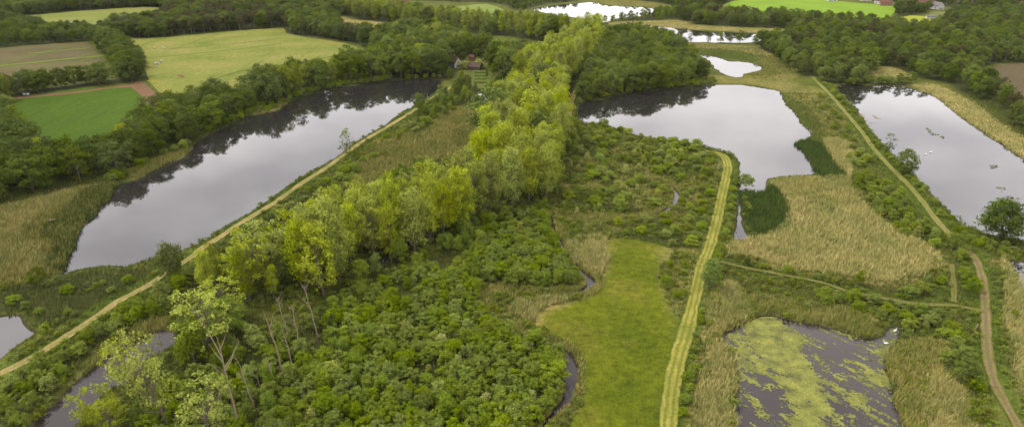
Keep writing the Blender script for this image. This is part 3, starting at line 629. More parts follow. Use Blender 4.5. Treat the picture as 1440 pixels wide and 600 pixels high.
def clump_leaves(C, R, per, rng, core, zc_, squash=.8):
    """leaf points on the outer shell of clumps; normals blend clump and crown direction"""
    P, N = [], []
    for c, r in zip(C, R):
        m = max(6, int(per * r * r))
        d = unit(rng.normal(size=(m, 3))); d[:, 2] = np.where(d[:, 2] < -.35, -d[:, 2], d[:, 2])
        q = r * (rng.random(m) ** .35)[:, None]
        p = c + d * q * np.array([1, 1, squash]) + rng.normal(size=(m, 3)) * (.17 * r)
        cd = unit(p - core)
        P.append(p); N.append(d * .62 + cd * .55 + np.array([0, 0, .38]))
    return np.concatenate(P), np.concatenate(N)

def make_tree(name, seed, H, z0, R, prof, nclump, cr, per, leaf, mat, trunk_r, limbs, lean=0, shell=.5, squash=.8, barkm='bark'):
    rng = np.random.default_rng(seed)
    tz = np.linspace(0, 1, 6); wob = np.cumsum(rng.normal(size=(6, 2)) * .02 * H, 0) * tz[:, None]
    wob[:, 0] += lean * (tz ** 1.3) * H
    top = H * .88; R *= rng.uniform(.78, 1.2); cr *= rng.uniform(.85, 1.2); zj = .03 if H > 6 else .06
    tp = np.concatenate([wob, (tz * top)[:, None]], 1)
    def axis(z): return np.array([np.interp(z, tp[:, 2], tp[:, 0]), np.interp(z, tp[:, 2], tp[:, 1])])
    C, Rr = [], []
    asym = rng.random() * 6.28
    for k in range(nclump):
        t = (k + rng.random()) / nclump
        z = z0 + (H - cr - z0) * t
        lim = R * prof(t) * (1 + .22 * math.sin(asym + 3 * k))
        rr = lim * (shell + (1 - shell) * rng.random() ** .6) * (0 if k == nclump - 1 else 1)
        th = k * 2.39996 + rng.normal() * .4
        c = np.array([*(axis(z) + rr * np.array([math.cos(th), math.sin(th)])), z + rng.normal() * zj * H])
        C.append(c); Rr.append(cr * rng.choice([.6, .8, 1., 1.35]) * rng.uniform(.85, 1.15))
    core = np.array([*axis((z0 + H) / 2), z0 + (H - z0) * .35])
    P, N = clump_leaves(C, Rr, per, rng, core, z0, squash)
    cm = leaf_cards(name + '_crown', P, N, leaf * rng.uniform(.6, 1.35, len(P)), rng, mat)
    parts = [tube(tp, trunk_r * (1 - tz * .85))]
    for k in rng.permutation(len(C))[:limbs]:
        c = C[k]; zs = max(z0 * .55, c[2] - (H * .12 + np.linalg.norm(c[:2] - axis(c[2])) * .7))
        s = np.array([*axis(zs), zs]); mid = (s + c) / 2 + np.array([0, 0, -.05 * H]) + rng.normal(size=3) * .02 * H
        parts.append(tube(np.array([s, mid, c]), [trunk_r * .42, trunk_r * .26, trunk_r * .08], 5))
    V, F = join(parts)
    tm = mesh_np(name + '_trunk', V, F, [M[barkm]], True)
    return cm, tm

ell = lambda t: math.sqrt(max(0, 1 - (2 * t - .85) ** 2 / 1.45))
PROTO = {}
def protos(kind, n, **kw):
    PROTO[kind] = [make_tree(kind, 100 * len(PROTO) + i, mat=M[kind] if kind in M else kw.pop('mat'), **{k: (v(i) if callable(v) and k != 'prof' else v) for k, v in kw.items()}) for i in range(n)]
NOM = {}
def add(kind, H, n, **kw):
    NOM[kind] = H
    base = sum(map(ord, kind)) * 10
    PROTO[kind] = [make_tree(kind, base + i, H, **kw) for i in range(n)]
add('poplar', 24., 7, z0=4.5, R=4.9, prof=lambda t: .62 + .38 * math.sin(min(1, t * 1.25) * 3.0) if t < .8 else .62 * (1.25 - t) / .45 + .1, nclump=78, cr=1.35, per=33, leaf=.43, mat=M['poplar'], trunk_r=.36, limbs=18, shell=.25, squash=1.45)
add('pale', 20., 6, z0=3.5, R=4.2, prof=ell, nclump=58, cr=1.35, per=34, leaf=.44, mat=M['pale'], trunk_r=.3, limbs=10, shell=.3, squash=1.25)
add('broad', 14., 7, z0=2.6, R=4.6, prof=ell, nclump=50, cr=1.35, per=36, leaf=.46, mat=M['broad'], trunk_r=.26, limbs=9, shell=.5)
add('oak', 14., 7, z0=2.2, R=5.6, prof=ell, nclump=54, cr=1.55, per=33, leaf=.48, mat=M['oak'], trunk_r=.36, limbs=9, shell=.55)
add('pine', 16., 5, z0=6.0, R=3.2, prof=lambda t: .75 + .35 * math.sin(t * 3.1), nclump=24, cr=1.45, per=30, leaf=.48, mat=M['pine'], trunk_r=.25, limbs=9, shell=.4, squash=.6)
add('shrub', 4.0, 8, z0=.7, R=1.9, prof=lambda t: 1.15 - .6 * t, nclump=40, cr=.50, per=250, leaf=.21, mat=M['shrub'], trunk_r=.07, limbs=7, shell=.45)
add('light', 3.2, 7, z0=.5, R=1.8, prof=lambda t: 1.15 - .6 * t, nclump=34, cr=.48, per=250, leaf=.20, mat=M['lightshrub'], trunk_r=.06, limbs=7, shell=.45)
add('silver', 5.0, 5, z0=.8, R=1.7, prof=lambda t: .9 - .45 * t, nclump=22, cr=.75, per=72, leaf=.28, mat=M['silver'], trunk_r=.09, limbs=7, shell=.4)
add('young', 9., 6, z0=1.6, R=2.3, prof=lambda t: 1.0 - .65 * t, nclump=32, cr=.95, per=62, leaf=.32, mat=M['young'], trunk_r=.14, limbs=9, shell=.4)
add('willow', 12., 5, z0=3.6, R=3.6, prof=lambda t: .75 + .3 * math.sin(t * 3.1), nclump=52, cr=.85, per=62, leaf=.30, mat=M['poplar'], trunk_r=.20, limbs=26, shell=.45, lean=.14)
add('sparse', 8., 3, z0=1.2, R=2.5, prof=ell, nclump=26, cr=.8, per=34, leaf=.34, mat=M['broad'], trunk_r=.13, limbs=18, shell=.5)
add('herb', 1.0, 5, z0=.1, R=.75, prof=lambda t: 1.05 - .6 * t, nclump=9, cr=.36, per=120, leaf=.2, mat=M['herb'], trunk_r=.02, limbs=2, shell=.4)

# single-mesh versions (crown + trunk) used for masses and for trees too small to show parts
def merged(cm, tm, name):
    nv, nt = len(cm.vertices), len(tm.vertices)
    V = np.empty((nv + nt) * 3, np.float32); a = np.empty(nv * 3, np.float32); cm.vertices.foreach_get('co', a); V[:nv * 3] = a
    b = np.empty(nt * 3, np.float32); tm.vertices.foreach_get('co', b); V[nv * 3:] = b
    f1 = np.empty(len(cm.loops), np.int32); cm.loops.foreach_get('vertex_index', f1)
    f2 = np.empty(len(tm.loops), np.int32); tm.loops.foreach_get('vertex_index', f2)
    F1, F2 = f1.reshape(-1, 4), f2.reshape(-1, 4) + nv
    me = mesh_np(name, V.reshape(-1, 3), np.concatenate([F1, F2]), [cm.materials[0], tm.materials[0]], face_mat=[0] * len(F1) + [1] * len(F2))
    c = np.zeros((nv + nt, 3), np.float32); x = np.empty(nv * 3, np.float32); cm.attributes['cn'].data.foreach_get('vector', x); c[:nv] = x.reshape(-1, 3); c[nv:, 2] = 1
    vattr(me, 'cn', c); return me
MERGED, PCOL = {}, {}
for k, lst in PROTO.items():
    MERGED[k] = [merged(c, t, f'{k}_whole') for c, t in lst]
    pc = bpy.data.collections.new(f'{k}_shapes'); PCOL[k] = pc      # never linked to the scene: only a source for the masses
    for i, m_ in enumerate(MERGED[k]):
        o = bpy.data.objects.new(f'{k}_shape_{i:02d}', m_); pc.objects.link(o)

def mass(name, kind, X, Y, sc, rot, label, zz=-.1):
    """a mass too numerous to count: one object, its plants set on points"""
    me = bpy.data.meshes.new(name); n = len(X)
    me.vertices.add(n); me.vertices.foreach_set('co', np.stack([X, Y, np.full(n, zz)], 1).astype(np.float32).ravel())
    vattr(me, 'size_xyz', sc); vattr(me, 'turn', np.stack([np.zeros(n), np.zeros(n), rot], 1))
    vattr(me, 'shape_index', RNG.integers(0, len(PROTO[kind]), n), 'INT')
    ng = bpy.data.node_groups.new(name, 'GeometryNodeTree')
    ng.interface.new_socket('Geometry', in_out='INPUT', socket_type='NodeSocketGeometry')
    ng.interface.new_socket('Geometry', in_out='OUTPUT', socket_type='NodeSocketGeometry')
    N_ = ng.nodes; gi, go = N_.new('NodeGroupInput'), N_.new('NodeGroupOutput')
    ip = N_.new('GeometryNodeInstanceOnPoints'); ci = N_.new('GeometryNodeCollectionInfo')
    ci.inputs['Collection'].default_value = PCOL[kind]; ci.inputs['Separate Children'].default_value = True; ci.inputs['Reset Children'].default_value = True
    def na(nm, dt):
        a = N_.new('GeometryNodeInputNamedAttribute'); a.data_type = dt; a.inputs['Name'].default_value = nm; return a.outputs['Attribute']
    L = ng.links
    L.new(gi.outputs[0], ip.inputs['Points']); L.new(ci.outputs[0], ip.inputs['Instance']); ip.inputs['Pick Instance'].default_value = True
    L.new(na('shape_index', 'INT'), ip.inputs['Instance Index']); L.new(na('size_xyz', 'FLOAT_VECTOR'), ip.inputs['Scale']); L.new(na('turn', 'FLOAT_VECTOR'), ip.inputs['Rotation'])
    L.new(ip.outputs[0], go.inputs[0])
    o = link(name, me); mod = o.modifiers.new('plants', 'NODES'); mod.node_group = ng
    return tag(o, label, kind='stuff')

# ------------------------------------------------------------------ scatter
def poisson(poly, sp, rng):
    lo, hi = poly.min(0), poly.max(0)
    cell = sp / 1.4142; nx, ny = int((hi[0] - lo[0]) / cell) + 2, int((hi[1] - lo[1]) / cell) + 2
    area = abs(np.sum(poly[:, 0] * np.roll(poly[:, 1], -1) - np.roll(poly[:, 0], -1) * poly[:, 1])) / 2
    n = int(min(60000, 7 * (hi[0] - lo[0]) * (hi[1] - lo[1]) / sp ** 2)) + 20
    cand = lo + rng.random((n, 2)) * (hi - lo)
    cand = cand[sdf(poly, cand) < 0]
    grid, out = {}, []
    for p in cand:
        i, j = int((p[0] - lo[0]) / cell), int((p[1] - lo[1]) / cell); ok = True
        for a in range(i - 2, i + 3):
            for b in range(j - 2, j + 3):
                q = grid.get((a, b))
                if q is not None and (q[0] - p[0]) ** 2 + (q[1] - p[1]) ** 2 < sp * sp: ok = False; break
            if not ok: break
        if ok: grid[(i, j)] = p; out.append(p)
    return np.array(out).reshape(-1, 2)

def water_dist(P): return np.min([sdf(p, P) for p in WATER.values()], 0)
def path_dist(P): return np.min([linedist(l, P) - PATHS[k][1] / 2 for k, l in PLINES.items() if PATHS[k][2] not in ('line', 'stripe')], 0)
NO_TREES = [smooth(GP(p), 2) for p in (
    [(633,100),(637,90),(648,90),(650,100),(644,106),(636,105)],
    [(660,103),(661,93),(680,93),(688,100),(688,124),(666,124)],          # lawn and yard before the house and barn
    [(1225,9),(1330,13),(1330,9),(1225,5)])]

PL = []   # every plant: kind, x, y, height scale, width scale, rot, zone
WIDTH = dict(pale=4.0, poplar=4.4, broad=4.6, oak=5.4, pine=3.2, shrub=1.9, light=1.8, silver=1.7, young=2.3)
for zi, z in enumerate(PZ):
    rng = np.random.default_rng(500 + zi)
    P = poisson(z['W'], z['sp'], rng)
    if not len(P): continue
    P = P[sdf(z['W'], P) + (vnoise(P, z['sp'] * 2.2, 200 + zi, 2) - .45) * z['sp'] * 1.1 < 0]
    if not len(P): continue
    wd, pd = water_dist(P), path_dist(P)
    fd = np.min([sdf(FSH[k], P) for k in FSH if k != 'garden_lawn'], 0)
    nt = np.min([sdf(q, P) for q in NO_TREES], 0)
    kinds = list(z['kinds']); pr = np.array([z['kinds'][k] for k in kinds]); pr = pr / pr.sum()
    big = vnoise(P, 22, 60 + zi, 3); gap = vnoise(P, 11, 160 + zi, 2)
    for i, p in enumerate(P):
        k = kinds[rng.choice(len(kinds), p=pr)]
        h = z['h'][0] + (z['h'][1] - z['h'][0]) * np.clip(.15 + .7 * rng.random() + (big[i] - .5) * .9, 0, 1.1)
        if k in ('shrub', 'light') and h > 6: h = rng.uniform(3, 5)
        if k == 'young' and h < 4.5: h *= 1.5
        if k in ('oak', 'broad') and h < 5: h += 2
        s = h / NOM[k]; r = WIDTH[k] * s * rng.uniform(.92, 1.15) if k in WIDTH else s
        ws = r / WIDTH[k]
        if k in ('shrub', 'light'): ws = max(ws, min(z['sp'] * (.72 if z['sp'] < 3 else .55) / WIDTH[k], 1.45 * s))
        rr = WIDTH[k] * ws
        if k in ('shrub', 'light') and z['sp'] > 3 and gap[i] > .64 + .2 * rng.random(): continue
        if wd[i] < max(.5, z['clear'] * rr) or pd[i] < .45 * rr + .2 or nt[i] < rr * .3: continue
        if fd[i] < (rr * .35 if k in ('oak', 'broad', 'pine', 'poplar', 'pale') else .3): continue
        PL.append(dict(k=k, x=p[0], y=p[1], s=s, w=ws, rot=rng.uniform(0, 6.283), z=zi, v=int(rng.integers(len(PROTO[k])))))

KNAME = dict(poplar=('poplar_tree', 'bright yellow-green poplar', 'poplar'), pale=('pale_poplar', 'pale green poplar', 'poplar'), broad=('broadleaf_tree', 'mid-green tree', 'tree'), oak=('oak_tree', 'dark round-crowned tree', 'tree'),
             pine=('pine_tree', 'dark brownish pine', 'pine'), shrub=('bushy_shrub', 'deep green bush', 'bush'), light=('willow_shrub', 'pale green shrub', 'shrub'),
             silver=('silver_willow', 'silvery willow', 'willow'), young=('young_tree', 'slim young tree', 'young tree'))
LIMIT = dict(pale=200, poplar=260, broad=290, oak=290, pine=150, shrub=290, light=290, silver=120, young=200)
ORD = 'first second third fourth fifth sixth seventh eighth ninth tenth eleventh twelfth thirteenth fourteenth fifteenth sixteenth seventeenth eighteenth nineteenth twentieth twenty-first twenty-second'.split()
for d in PL:
    px, py = proj(d['x'], d['y'], NOM[d['k']] * d['s'] * .6)
    d['px'], d['py'] = float(px), float(py)
    d['inview'] = -2 < px < 1442 and -4 < py < 606
    d['size'] = NOM[d['k']] * d['s'] * F_PX / math.hypot(d['y'], CAM_H)

def single(d, label, group):
    nm, _, cat = KNAME[d['k']]
    loc, rot, sc = (d['x'], d['y'], -.12), (0, 0, d['rot']), (d['w'], d['w'], d['s'])
    if d['size'] > 46 and d['k'] not in ('shrub', 'light'):
        r = bpy.data.objects.new(nm, None); COL.objects.link(r); r.empty_display_size = .5
        cm, tm = PROTO[d['k']][d['v']]
        link('crown', cm, r); link('trunk', tm, r)
    else:
        r = link(nm, MERGED[d['k']][d['v']])
    r.location, r.rotation_euler, r.scale = loc, rot, sc
    return tag(r, label, cat, group)

masses = {}
for k in KNAME:
    lst = sorted([d for d in PL if d['k'] == k and d['inview']], key=lambda d: -d['size'])
    keep, rest = lst[:LIMIT[k]], lst[LIMIT[k]:] + [d for d in PL if d['k'] == k and not d['inview']]
    byz = {}
    for d in keep: byz.setdefault(d['z'], []).append(d)
    for zi, ds_ in byz.items():
        ds_.sort(key=lambda d: d['px']); place, grp = PZ[zi]['place'], PZ[zi]['group']
        nb = math.ceil(len(ds_) / 14)
        for b, ch in enumerate(np.array_split(sorted(ds_, key=lambda d: d['y']), nb)):
            for c, d in enumerate(sorted(ch, key=lambda d: d['px'])): d['band'], d['col'] = b, c
        for i, d in enumerate(ds_):
            if len(ds_) == 1: lab = f'{KNAME[k][1]}, the only one {place}'
            elif len(ds_) <= 14: lab = f'{KNAME[k][1]}, {ORD[i]} from the left {place}'
            else: lab = f'{KNAME[k][1]}, {ORD[d["col"]]} across in {ORD[d["band"]]} band back, {place}'
            while len(lab.replace(',', '').split()) > 16 and ' the ' in lab: lab = lab[::-1].replace(' eht ', ' ', 1)[::-1]
            single(d, lab, f'{KNAME[k][0].replace("_", " ")}s: {grp}')
    for d in rest: masses.setdefault((k, d['z']), []).append(d)
MN = dict(pale='pale_poplar_foliage', poplar='poplar_foliage', broad='woodland_foliage', oak='dark_woodland_foliage', pine='pine_foliage', shrub='bush_foliage', light='willow_foliage', silver='silver_foliage', young='young_foliage')
for (k, zi), ds_ in masses.items():
    A = lambda f: np.array([d[f] for d in ds_])
    mass(MN[k], k, A('x'), A('y'), np.stack([A('w'), A('w'), A('s')], 1), A('rot'), f'mass of {KNAME[k][1]}s {PZ[zi]["place"]}')

#@@DETAILS@@
# ------------------------------------------------------------------ single plants placed one by one
def height_for(px, py, top):
    x, y = G(px, py); lo, hi = 0., 60.
    for _ in range(40):
        mid = (lo + hi) / 2
        if proj(x, y, mid)[1] > top: lo = mid
        else: hi = mid
    return lo
LONE = [
 ('broad', 633, 114, 95, .7, .9, 'garden_tree', 'leafy tree between the white house and the lake head', 'tree'),
 ('broad', 650, 113, 99, 1.9, .9, 'garden_tree', 'leafy tree just below the white house', 'tree'),
 ('broad', 657, 121, 103, 2.9, .9, 'garden_tree', 'leafy tree at the near corner of the garden lawn', 'tree'),
 ('oak', 707, 124, 97, 3.9, .9, 'garden_tree', 'dark round tree between the garden and the tall poplars', 'tree'),
 ('broad', 694, 106, 88, 4.9, .9, 'garden_tree', 'leafy tree beside the far corner of the garden lawn', 'tree'),
 ('broad', 646, 128, 108, 5.9, .9, 'garden_tree', 'leafy tree above the bend where the dyke path ends', 'tree'),
 ('broad', 591, 158, 131, .2, .95, 'dyke_tree', 'round tree on the lake side near the dyke path end', 'tree'),
 ('young', 660, 96, 84, .2, .9, 'garden_tree', 'slim tree between the white house and the barn', 'tree'),  # kind, foot pixel, top pixel, turn, width factor, name, label, category
 ('sparse', 487, 216, 178, .3, 1.0, 'bank_tree', 'thin pale tree on the lake bank beside the dyke path', 'tree'),
 ('broad', 241, 394, 342, 1., 1.1, 'dyke_tree', 'lone dense green tree overhanging the sandy dyke path', 'tree'),
 ('broad', 1273, 245, 208, 2., .95, 'causeway_tree', 'round green tree on the lake side of the causeway', 'tree'),
 ('sparse', 1250, 215, 185, 4., .9, 'causeway_tree', 'small thin dark tree at the water beside the causeway', 'tree'),
 ('oak', 1407, 334, 279, 2.5, 1.2, 'shore_tree', 'dark spreading tree leaning over the east lake', 'tree'),
 ('broad', 1040, 61, 42, .5, 1.05, 'pond_tree', 'dark round tree, the biggest in the line at the narrow pond', 'tree'),
 ('sparse', 970, 61, 42, .5, .8, 'pond_tree', 'thin tree at the left end of the narrow pond', 'tree'),
 ('sparse', 996, 61, 43, 1.5, .9, 'pond_tree', 'thin tree second in the line at the narrow pond', 'tree'),
 ('young', 1013, 61, 45, 2.5, .9, 'pond_tree', 'slim tree third in the line at the narrow pond', 'tree'),
 ('sparse', 1027, 61, 47, 3.5, .9, 'pond_tree', 'small thin tree left of the big round pond tree', 'tree'),
 ('young', 1062, 62, 50, 4.5, 1.1, 'pond_tree', 'bushy tree right of the big round pond tree', 'tree'),
 ('oak', 893, 51, 38, 1.5, .8, 'pond_tree', 'dark round tree where the narrow pond begins', 'tree'),
 ('broad', 921, 53, 36, 2.5, .8, 'pond_tree', 'dark tree standing in front of the narrow pond', 'tree'),
 ('broad', 955, 61, 42, 3.5, .7, 'pond_tree', 'square-topped dark tree before the narrow pond', 'tree'),
 ('silver', 651, 97, 83, 1.5, 2.0, 'pollard_willow', 'round silvery willow beside the white house', 'willow'),
 ('silver', 675, 96, 83, 2.5, 1.8, 'pollard_willow', 'round silvery willow beside the barn', 'willow'),
 ('young', 685, 110, 96, 2.5, .55, 'garden_conifer', 'narrow dark conifer at the corner of the garden', 'conifer'),
 ('light', 1049, 262, 245, 2.5, 1.2, 'water_bush', 'low bush standing at the water below the middle lake', 'bush'),
 ('broad', 57, 399, 372, 2.5, 1.0, 'marsh_bush', 'round dark bush alone on the west marsh', 'bush'),
 ('broad', 1354, 538, 502, .5, 1.25, 'cart_track_bush', 'big round bush between duckweed pond and cart track', 'bush'),
 ('broad', 1378, 592, 563, .5, 1.35, 'cart_track_bush', 'low round bush beside the cart track near the picture foot', 'bush'),
 ('young', 999, 408, 362, 1.7, 1.0, 'path_bush', 'tall leafy bush hanging over the mown path', 'bush'),
 ('willow', 236, 600, 462, 3.1, .62, 'leaning_willow', 'bright leaning tree over the dark channel', 'tree'),
 ('willow', 165, 606, 540, 3.3, 1.1, 'leaning_willow', 'bright low tree leaning left at the channel foot', 'tree'),
 ('willow', 292, 505, 412, 2.0, .95, 'bright_willow', 'bushy bright tree at the head of the dark channel', 'tree'),
 ('willow', 290, 630, 535, 1.0, 1.0, 'bright_willow', 'bright tree at the picture foot among bare trunks', 'tree'),
 ('willow', 345, 412, 330, .5, 1.0, 'bright_willow', 'bright tree alone between dyke path and poplar clump', 'tree'),
 ('willow', 393, 388, 300, 4.0, 1.0, 'bright_willow', 'bright upright tree just left of the poplar clump', 'tree'),
 ('willow', 425, 372, 285, 5.0, 1.0, 'bright_willow', 'bright feathery tree behind the left end of the poplar clump', 'tree'),
 ('willow', 322, 455, 390, 2.6, 1.0, 'bright_willow', 'small bright tree left of the bare trunks', 'tree'),
 ('willow', 480, 345, 262, 2.2, 1.1, 'bright_willow', 'bright tree at the back of the poplar clump', 'tree'),
 ('willow', 185, 545, 478, 3.4, .9, 'leaning_willow', 'thin bright sapling leaning over the channel bend', 'tree'),
]
for k, px, py, top, rot, wf, nm, lab, cat in LONE:
    x, y = G(px, py); h = height_for(px, py, top); sc = h / NOM[k]
    r = bpy.data.objects.new(nm, None); COL.objects.link(r); r.empty_display_size = .5
    cm, tm = PROTO[k][(px + py) % len(PROTO[k])]
    link('crown', cm, r); link('trunk', tm, r)
    r.location = (x, y, -.2); r.rotation_euler = (0, 0, rot); r.scale = (sc * wf, sc * wf, sc)
    tag(r, lab, cat)

# bare dead trees: trunk with a few broken limbs
DEAD = [(399, 527, 386, 437, 'tallest bare trunk of the dead group, leaning left'), (414, 522, 404, 455, 'bare forked trunk behind the tallest dead one'),
        (388, 545, 380, 494, 'short pale snag in front of the tallest dead trunk'), (423, 495, 420, 428, 'bare pale trunk with a fork near the top'),
        (447, 475, 437, 398, 'bare dark trunk at the poplar edge'), (358, 575, 346, 500, 'bare thin trunk left of the pale snag'),
        (337, 604, 331, 472, 'bare tree with long spread branches at the picture foot'), (318, 597, 300, 543, 'short bare trunk leaning left at the picture foot'),
        (367, 545, 358, 518, 'broken bare stump between dead trunks'), (428, 470, 424, 455, 'small bare stump at the back of the dead group'),
        (408, 480, 397, 416, 'bare twiggy trunk at the back of the dead group')]
for i, (bx, by, tx, ty, lab) in enumerate(DEAD):
    rng = np.random.default_rng(900 + i); x, y = G(bx, by); h = height_for(bx, by, ty)
    ppm = F_PX / (y * CP + (CAM_H - h / 2) * SP)
    lean = (tx - bx) / ppm
    zz_ = np.linspace(0, 1, 7); tp = np.stack([lean * zz_ ** 1.2 + rng.normal(size=7) * .12 * (zz_ > 0), rng.normal(size=7) * .15 * (zz_ > 0), h * zz_], 1)
    r0 = .07 + .0085 * h
    r = bpy.data.objects.new('dead_tree', None); COL.objects.link(r); r.location = (x, y, -.2); tag(r, lab, 'dead tree', 'bare dead trees')
    V, F = tube(tp, r0 * (1 - .8 * zz_), 7); link('trunk', mesh_np('dead_trunk', V, F, [M['pale_bark']], True), r)
    nb = 2 if h < 8 else (9 if i in (6, 3, 10) else 6)
    for b in range(nb):
        f = rng.uniform(.4, .95); s0 = np.array([np.interp(f, zz_, tp[:, q]) for q in range(3)])
        th = rng.uniform(0, 6.28); ln = h * rng.uniform(.10, .32 if i == 6 else .22)
        d = np.array([math.cos(th), math.sin(th), rng.uniform(.8, 2.0)]); d /= np.linalg.norm(d)
        pts = np.array([s0, s0 + d * ln * .5 + rng.normal(size=3) * .08, s0 + d * ln + np.array([0, 0, ln * .15])])
        V, F = tube(pts, [r0 * .42, r0 * .28, r0 * .10], 5); link('branch', mesh_np('dead_branch', V, F, [M['pale_bark']], True), r)

# ------------------------------------------------------------------ reeds, rough grass, herbs
BL = dict(
    tan=mat_blade('tan_reed', (0.14, 0.165, 0.034), (0.33, 0.292, 0.096), (0.48, 0.405, 0.165)),
    olive=mat_blade('olive_reed', (0.105, 0.13, 0.02), (0.225, 0.212, 0.052), (0.37, 0.31, 0.11)),
    greenreed=mat_blade('green_reed', (0.055, 0.082, 0.014), (0.09, 0.115, 0.021), (0.165, 0.165, 0.045)),
    darkreed=mat_blade('dark_reed', (0.032, 0.056, 0.01), (0.05, 0.08, 0.014), (0.085, 0.11, 0.024)),
    rough=mat_blade('rough_grass', (0.055, 0.075, 0.013), (0.095, 0.112, 0.021), (0.165, 0.16, 0.045)),
    dyke=mat_blade('bank_grass', (0.06, 0.09, 0.012), (0.085, 0.118, 0.017), (0.13, 0.155, 0.03)))
def blades(name, P, base_z, hmin, hmax, w, mat, label, rng, nb=3):
    n = len(P)
    if n < 5: return
    P = np.repeat(P, nb, 0); bz = np.repeat(base_z, nb); wv = np.repeat(w, nb); m = len(P)
    patch = .65 + .6 * vnoise(P, 5, 77, 2)
    h = rng.uniform(hmin, hmax, m) * patch; th = rng.uniform(0, 6.28, m)
    P = P + rng.normal(size=(m, 2)) * .22 * (wv[:, None] / .2) ** .5
    lean = rng.normal(size=(m, 2)) * .22 * h[:, None] + np.array([.10, .03]) * h[:, None]
    dx, dy = np.cos(th) * wv / 2, np.sin(th) * wv / 2
    V = np.stack([np.stack([P[:, 0] - dx, P[:, 1] - dy, bz], 1), np.stack([P[:, 0] + dx, P[:, 1] + dy, bz], 1),
                  np.stack([P[:, 0] + lean[:, 0] + dx * .5, P[:, 1] + lean[:, 1] + dy * .5, bz + h * .75], 1), np.stack([P[:, 0] + lean[:, 0] * 1.3, P[:, 1] + lean[:, 1] * 1.3, bz + h], 1)], 1).reshape(-1, 3)
    o = link(name, mesh_np(name, V, np.arange(4 * m).reshape(-1, 4), [mat]))
    tag(o, label, kind='stuff')

RLAB = {0: None, 1: 'wide tan reed bed between middle lake and cross path', 2: 'greener reeds at the top of the wide tan reed bed', 3: 'dark green bulrush patch in the corner of the middle lake',
 4: 'dark green reeds on the east point of the middle lake', 5: 'green reed fringe on the east shore of the middle lake', 6: 'pale rough grass strip between middle lake and causeway',
 7: 'tan reed strip along the far shore of the east lake', 8: 'small tan reed patch at the edge of the east wood', 9: 'olive reeds of the west marsh', 10: 'tan reeds of the west marsh',
 11: 'dark green reed fringe of the west marsh', 12: 'reed spit reaching into the west lake', 13: 'small tan reed spit under the oaks at the west lake', 14: 'olive reed field left of the tall poplars',
 15: 'green reeds around the small bright pond', 16: 'tan reed band above the small bright pond', 17: 'olive reeds right of the small bright pond', 18: 'pale reeds on the head of the middle lake',
 19: 'tan reed strip behind the narrow pond', 20: 'tan reed strip below the distant lake', 21: 'reeds on the far side of the distant lake', 22: 'tan grass clearing in the far woods', 23: None,
 24: 'tan reeds between mown path and duckweed pond', 25: 'olive reeds behind the duckweed pond', 26: 'olive reeds right of the duckweed pond', 27: 'tan reeds right of the duckweed pond near the picture foot',
 28: 'tan reeds right of the cart track', 29: None, 30: 'tan reeds at the top corner of the meadow', 31: 'tan reeds between stream and meadow', 32: 'brownish reeds beside the dark channel', 33: 'green grass bank beside the dark channel'}
rng = np.random.default_rng(33)
reed_mask = np.zeros(0)
for i, (poly, c, w) in enumerate(ZW):
    if not RLAB.get(i): continue
    lo, hi = poly.min(0), poly.max(0)
    d = math.hypot(*(poly.mean(0))); dens = min(5.5, 5.5 * (190 / d) ** 1.6)
    P = lo + rng.random((int(dens * np.prod(hi - lo)) + 10, 2)) * (hi - lo)
    s = sdf(poly, P) + (vnoise(P, 6, 90, 3) - .5) * 4
    wd = water_dist(P) + (vnoise(P, 7, 11, 3) - .5) * 2.6
    keep = (s < 0) & (wd > (-1.2 if c in ('darkreed', 'greenreed') else -.4)) & (path_dist(P) > .3)
    P = P[keep]; wd = wd[keep]
    hh = {'tan': (1.3, 2.1), 'olive': (1.0, 1.9), 'greenreed': (.9, 1.6), 'darkreed': (1.2, 2.0)}.get(c, (.5, 1))
    if i in (6, 18, 22, 33): hh = (.4, .9)
    if d > 380: hh = (hh[0] * .45, hh[1] * .45)
    blades('reed_foliage', P, np.where(wd < .8, -.55, -.14), *hh, np.full(len(P), .115 * max(1, (d / 190) ** .8)), BL[c], RLAB[i], rng, 4)

def in_any(P, polys, lim=0):
    m = np.zeros(len(P), bool)
    for q in polys: m |= sdf(q, P) < lim
    return m
# rough grass over the open ground nearer the camera
n = 330000
d = 95 * np.exp(rng.random(n) * math.log(430 / 95)); keep = rng.random(n) < np.clip(d / 260, .25, 1) ; d = d[keep]
P = np.stack([d * rng.uniform(-.86, .86, len(d)), d], 1)
px_, py_ = proj(P[:, 0], P[:, 1], 0)
P = P[(px_ > -40) & (px_ < 1480) & (py_ < 640)]
P = P[~in_any(P, [smooth(GP(MEADOW), 3)]) & ~in_any(P, [p for p, c, w in ZW if c in ('tan', 'darkreed')], -1) & ~in_any(P, list(FSH.values()))]
wd, pd = water_dist(P), path_dist(P)
_k = (wd > .1) & (pd > -.45 + .7 * vnoise(P, 3, 17, 2)); P, wd, pd = P[_k], wd[_k], pd[_k]
tallness = vnoise(P, 16, 55, 3)
bank = (pd < 3.5) | (wd < 3.5)
for nm, sel, hh, mt, lab in (('bank_grass', bank, (.35, .9), 'dyke', 'tall green grass along path edges and water banks'), ('rough_grass', ~bank, (.4, 1.1), 'rough', 'rough tussocky grass between shrubs and reed beds')):
    q = P[sel]; dd = np.hypot(q[:, 0], q[:, 1])
    blades(nm, q, np.where(wd[sel] < 1, -.4, -.14), *hh, .14 * np.clip(dd / 170, .8, 2.2), BL[mt], lab, rng)
SCRUB = smooth(GP([(770,290),(800,205),(812,178),(905,193),(1003,213),(1012,225),(1008,270),(1000,330),(960,440),(935,400),(925,345),(850,330),(800,300)]), 2)
q = SCRUB.min(0) + rng.random((16000, 2)) * (SCRUB.max(0) - SCRUB.min(0))
